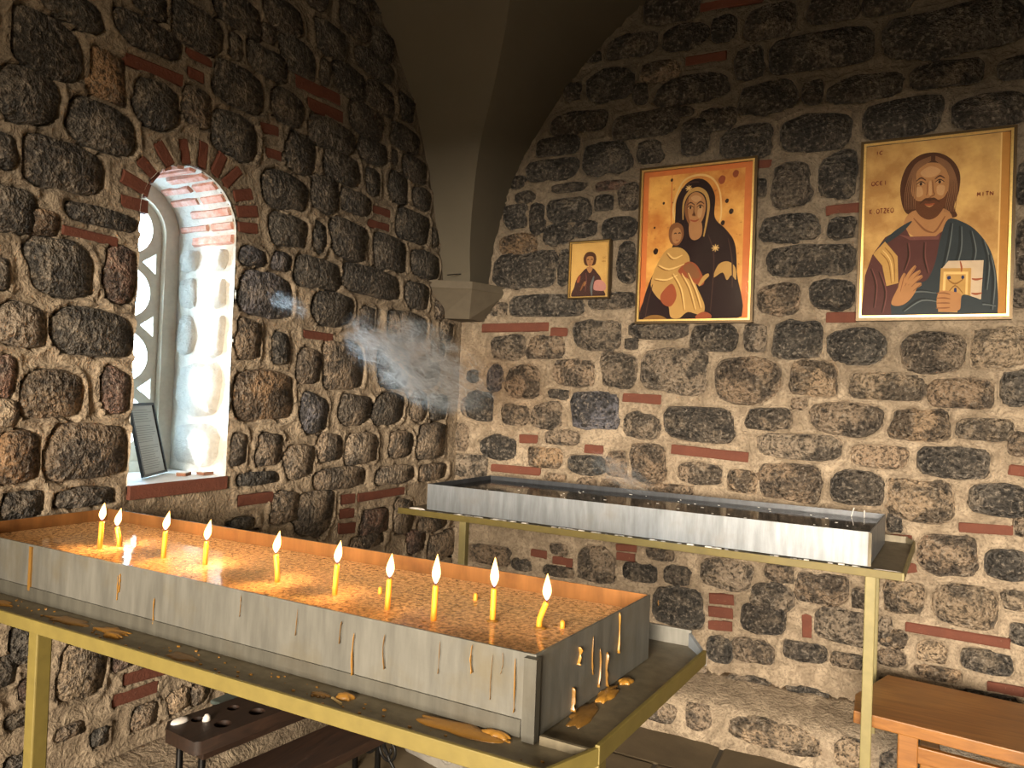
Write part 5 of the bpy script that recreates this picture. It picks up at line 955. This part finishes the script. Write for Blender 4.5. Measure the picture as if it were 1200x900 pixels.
# ------------------------------------------------------------------ wooden benches
bn = empty('wooden_bench', (2.9, -0.5, 0.0)); tag(bn, 'orange varnished plank bench in the lower right corner', 'bench')
def on_bench(mb, nm, mat, bevel=0.004, root=bn):
    o = mb.build(nm, mat, root, False, bevel); o.matrix_parent_inverse = root.matrix_basis.inverted(); return o
mb = MB(); mb.prism([(2.20, -0.750), (3.60, -0.90), (3.60, -0.40), (2.31, -0.275), (2.20, -0.575)], 0.405, 0.45); on_bench(mb, 'seat', M['pine'])
for x0, y0 in ((2.345, -0.70), (2.43, -0.42), (3.35, -0.80), (3.35, -0.50)):
    mb = MB(); mb.box((x0, y0, 0.0), (x0+0.065, y0+0.055, 0.405)); on_bench(mb, 'leg', M['pine'])
mb = MB(); mb.hexa([(2.40, -0.685, 0.285), (3.36, -0.785, 0.285), (3.36, -0.76, 0.285), (2.40, -0.66, 0.285), (2.40, -0.685, 0.345), (3.36, -0.785, 0.345), (3.36, -0.76, 0.345), (2.40, -0.66, 0.345)]); on_bench(mb, 'stretcher', M['pine'])

db = empty('iron_bench', (0.40, -1.75, 0.0), math.radians(-9)); tag(db, 'low dark plank bench with holes and scrolled iron legs', 'bench')
def on_db(mb, nm, mat, smooth=False, bevel=0.0): return mb.build(nm, mat, db, smooth, bevel)
hl = []
for i in range(6):
    hl.append(circle(-0.045 + rnd.uniform(-.006, .006), -0.30 + i*0.125, 0.021, 14)); hl.append(circle(0.038 + rnd.uniform(-.006, .006), -0.265 + i*0.125, 0.027, 14))
pk = curve_plate('top_plank', [[(-0.105, -0.37), (-0.06, -0.40), (0.085, -0.39), (0.10, -0.37), (0.10, 0.50), (-0.105, 0.50)]] + hl, 0.042, M['dark_wood'], db, Matrix.Translation((0, 0, 0.43)))
mb = MB(); mb.box((-0.10, -0.36, 0.385), (0.09, 0.48, 0.405)); on_db(mb, 'under_board', M['dark_wood'], False, 0.002)
mb = MB(); mb.hexa([(0.10, -0.33, 0.30), (0.26, -0.33, 0.27), (0.26, 0.5, 0.27), (0.10, 0.5, 0.30), (0.10, -0.33, 0.335), (0.26, -0.33, 0.305), (0.26, 0.5, 0.305), (0.10, 0.5, 0.335)]); on_db(mb, 'lower_plank', M['dark_wood'], False, 0.004)
def scroll(c, r, turns, a0, flip=1, ax='x'):
    pts = []
    for i in range(int(22*turns)+1):
        a = a0 + flip*i*2*math.pi/22; q = r*(1 - 0.75*i/(22*turns))
        pts.append((c[0] + q*math.cos(a), c[1], c[2] + q*math.sin(a)))
    return pts
for yy in (-0.34, 0.42):
    mb = MB(); mb.box((0.045, yy-0.008, 0.0), (0.061, yy+0.008, 0.41)); mb.box((-0.085, yy-0.008, 0.0), (-0.069, yy+0.008, 0.41)); mb.box((-0.09, yy-0.007, 0.37), (0.25, yy+0.007, 0.384)) if False else None
    mb.tube(scroll((0.11, yy, 0.14), 0.05, 1.6, math.pi), 0.006, 6); mb.tube(scroll((-0.01, yy, 0.13), 0.042, 1.6, 0, -1), 0.006, 6); mb.tube(scroll((0.10, yy, 0.235), 0.035, 1.5, math.pi, -1), 0.005, 6); mb.tube(scroll((-0.015, yy, 0.24), 0.035, 1.5, 0, 1), 0.005, 6)
    mb.tube([(0.053, yy, 0.19), (0.12, yy, 0.10), (0.20, yy, 0.02), (0.24, yy, 0.0)], 0.007, 6); mb.tube([(0.053, yy, 0.30), (0.16, yy, 0.265), (0.25, yy, 0.262)], 0.006, 6)
    on_db(mb, 'scroll_leg', M['iron'], True)
for (x, y, rx, ry, h) in ((-0.075, -0.345, 0.02, 0.032, 0.012), (-0.02, -0.285, 0.012, 0.014, 0.02)):
    mb = MB(); rings = [[(x + rx*s_*math.cos(k*math.pi/6), y + ry*s_*math.sin(k*math.pi/6), 0.451 + hh) for k in range(12)] for s_, hh in ((1, -0.002), (0.85, h*0.6), (0.4, h), (0.1, h*1.05))]; mb.loft(rings); on_db(mb, 'white_wax', M['white_wax'], True)
bx = empty('plastic_box', (0.20, -1.72, 0.252)); tag(bx, 'small clear plastic box behind the dark plank bench', 'box')
mb = MB(); mb.loft([[(-0.05, -0.10, 0), (0.05, -0.10, 0), (0.05, 0.10, 0), (-0.05, 0.10, 0)], [(-0.06, -0.12, 0.14), (0.06, -0.12, 0.14), (0.06, 0.12, 0.14), (-0.06, 0.12, 0.14)]]); mb.build('body', M['clear_plastic'], bx, False, 0.008)
mb = MB(); mb.box((-0.065, -0.125, 0.14), (0.065, 0.125, 0.155)); mb.build('lid', simple('grey_green_plastic', (0.10, 0.13, 0.12), 0.4), bx, False, 0.005)

# carved stone lying under the front stand
cv = empty('carved_stone', (0.66, -1.06, 0.0), -0.25); tag(cv, 'pale carved stone block with scrolls lying on the floor', 'stone')
mb = MB(); mb.loft([[(-0.17, -0.08, 0), (0.17, -0.08, 0), (0.19, 0.12, 0), (-0.19, 0.12, 0)], [(-0.21, -0.11, 0.13), (0.21, -0.11, 0.13), (0.22, 0.14, 0.13), (-0.22, 0.14, 0.13)], [(-0.21, -0.11, 0.20), (0.21, -0.11, 0.20), (0.22, 0.14, 0.20), (-0.22, 0.14, 0.20)]]); mb.build('block', M['carved'], cv, False, 0.008)
for x, fl_ in ((-0.12, 1), (0.0, -1), (0.12, 1)):
    mb = MB(); mb.tube(scroll((x, -0.108, 0.10), 0.05, 1.5, 0.5, fl_), 0.008, 6); mb.build('scroll', M['carved'], cv, True)

# ------------------------------------------------------------------ smoke drifting through the sunbeam
def smoke(name, label, loc, size, rz, ry, dens, sc, seed):
    t = NT('smoke_' + str(seed)); t.n.remove(t.b)
    tc = t.node('ShaderNodeTexCoord'); ob = tc.outputs['Object']
    ln = t.node('ShaderNodeVectorMath', operation='LENGTH'); t.l.new(ob, ln.inputs[0])
    off = t.node('ShaderNodeVectorMath', operation='ADD'); off.inputs[1].default_value = (seed*3.1, seed*1.7, seed*0.9); t.l.new(ob, off.inputs[0])
    wn = t.node('ShaderNodeTexNoise'); wn.inputs['Scale'].default_value = 1.6; wn.inputs['Detail'].default_value = 2; t.l.new(off.outputs[0], wn.inputs['Vector'])
    ws = t.node('ShaderNodeVectorMath', operation='MULTIPLY'); ws.inputs[1].default_value = (1.6, 1.6, 1.6); t.l.new(wn.outputs['Color'], ws.inputs[0])
    wv = t.node('ShaderNodeVectorMath', operation='ADD'); t.l.new(off.outputs[0], wv.inputs[0]); t.l.new(ws.outputs[0], wv.inputs[1])
    st_ = t.node('ShaderNodeVectorMath', operation='MULTIPLY'); st_.inputs[1].default_value = sc; t.l.new(wv.outputs[0], st_.inputs[0])
    a = t.noise(st_.outputs[0], 1.3, 2.0, 0.5, 1.0)
    ridge = t.math('SUBTRACT', 1.0, t.math('MULTIPLY', t.math('ABSOLUTE', t.math('SUBTRACT', a, 0.5)), 24.0), True)
    ridge = t.math('POWER', ridge, 2.5)
    b2 = t.node('ShaderNodeVectorMath', operation='MULTIPLY'); b2.inputs[1].default_value = (1.7, 1.7, 1.7); t.l.new(wv.outputs[0], b2.inputs[0])
    b = t.noise(b2.outputs[0], 1.0, 2, 0.5)
    blob = t.ramp(b, [(0.46, 0.0), (0.60, 1.0)])
    fade = t.math('SUBTRACT', 1.0, t.ramp(ln.outputs['Value'], [(0.30, 0.0), (0.95, 1.0)]), True)
    d = t.math('MULTIPLY', t.math('MULTIPLY', t.math('ADD', ridge, t.math('MULTIPLY', blob, 0.05)), fade), t.math('MULTIPLY', t.math('ADD', blob, 0.08), dens))
    vsn = t.node('ShaderNodeVolumeScatter'); vsn.inputs['Color'].default_value = (0.72, 0.88, 1.0, 1); vsn.inputs['Anisotropy'].default_value = 0.2
    t.l.new(d, vsn.inputs['Density']); t.l.new(vsn.outputs[0], t.out.inputs['Volume'])
    bm = bmesh.new(); bmesh.ops.create_icosphere(bm, subdivisions=3, radius=1.0); me = bpy.data.meshes.new(name); bm.to_mesh(me); bm.free(); me.materials.append(t.mat)
    o = bpy.data.objects.new(name, me); COL.objects.link(o); o.location = loc; o.scale = size; o.rotation_euler = (0, ry, rz); tag(o, label, 'smoke', None, 'stuff'); return o
smoke('smoke_plume', 'large bluish smoke cloud drifting in the sunbeam by the corner', (0.68, -1.40, 1.66), (0.36, 0.16, 0.17), 0.54, 0.45, 130.0, (1.4, 3.2, 3.2), 1)
smoke('smoke_plume', 'thin streak of smoke in front of the right wall', (1.36, -0.985, 1.26), (0.17, 0.07, 0.06), 0.54, 0.45, 130.0, (1.0, 2.6, 2.6), 2)
smoke('smoke_plume', 'small wisp of smoke just right of the window', (0.25, -1.66, 1.86), (0.10, 0.05, 0.05), 0.54, 0.4, 120.0, (1.0, 2.4, 2.4), 3)
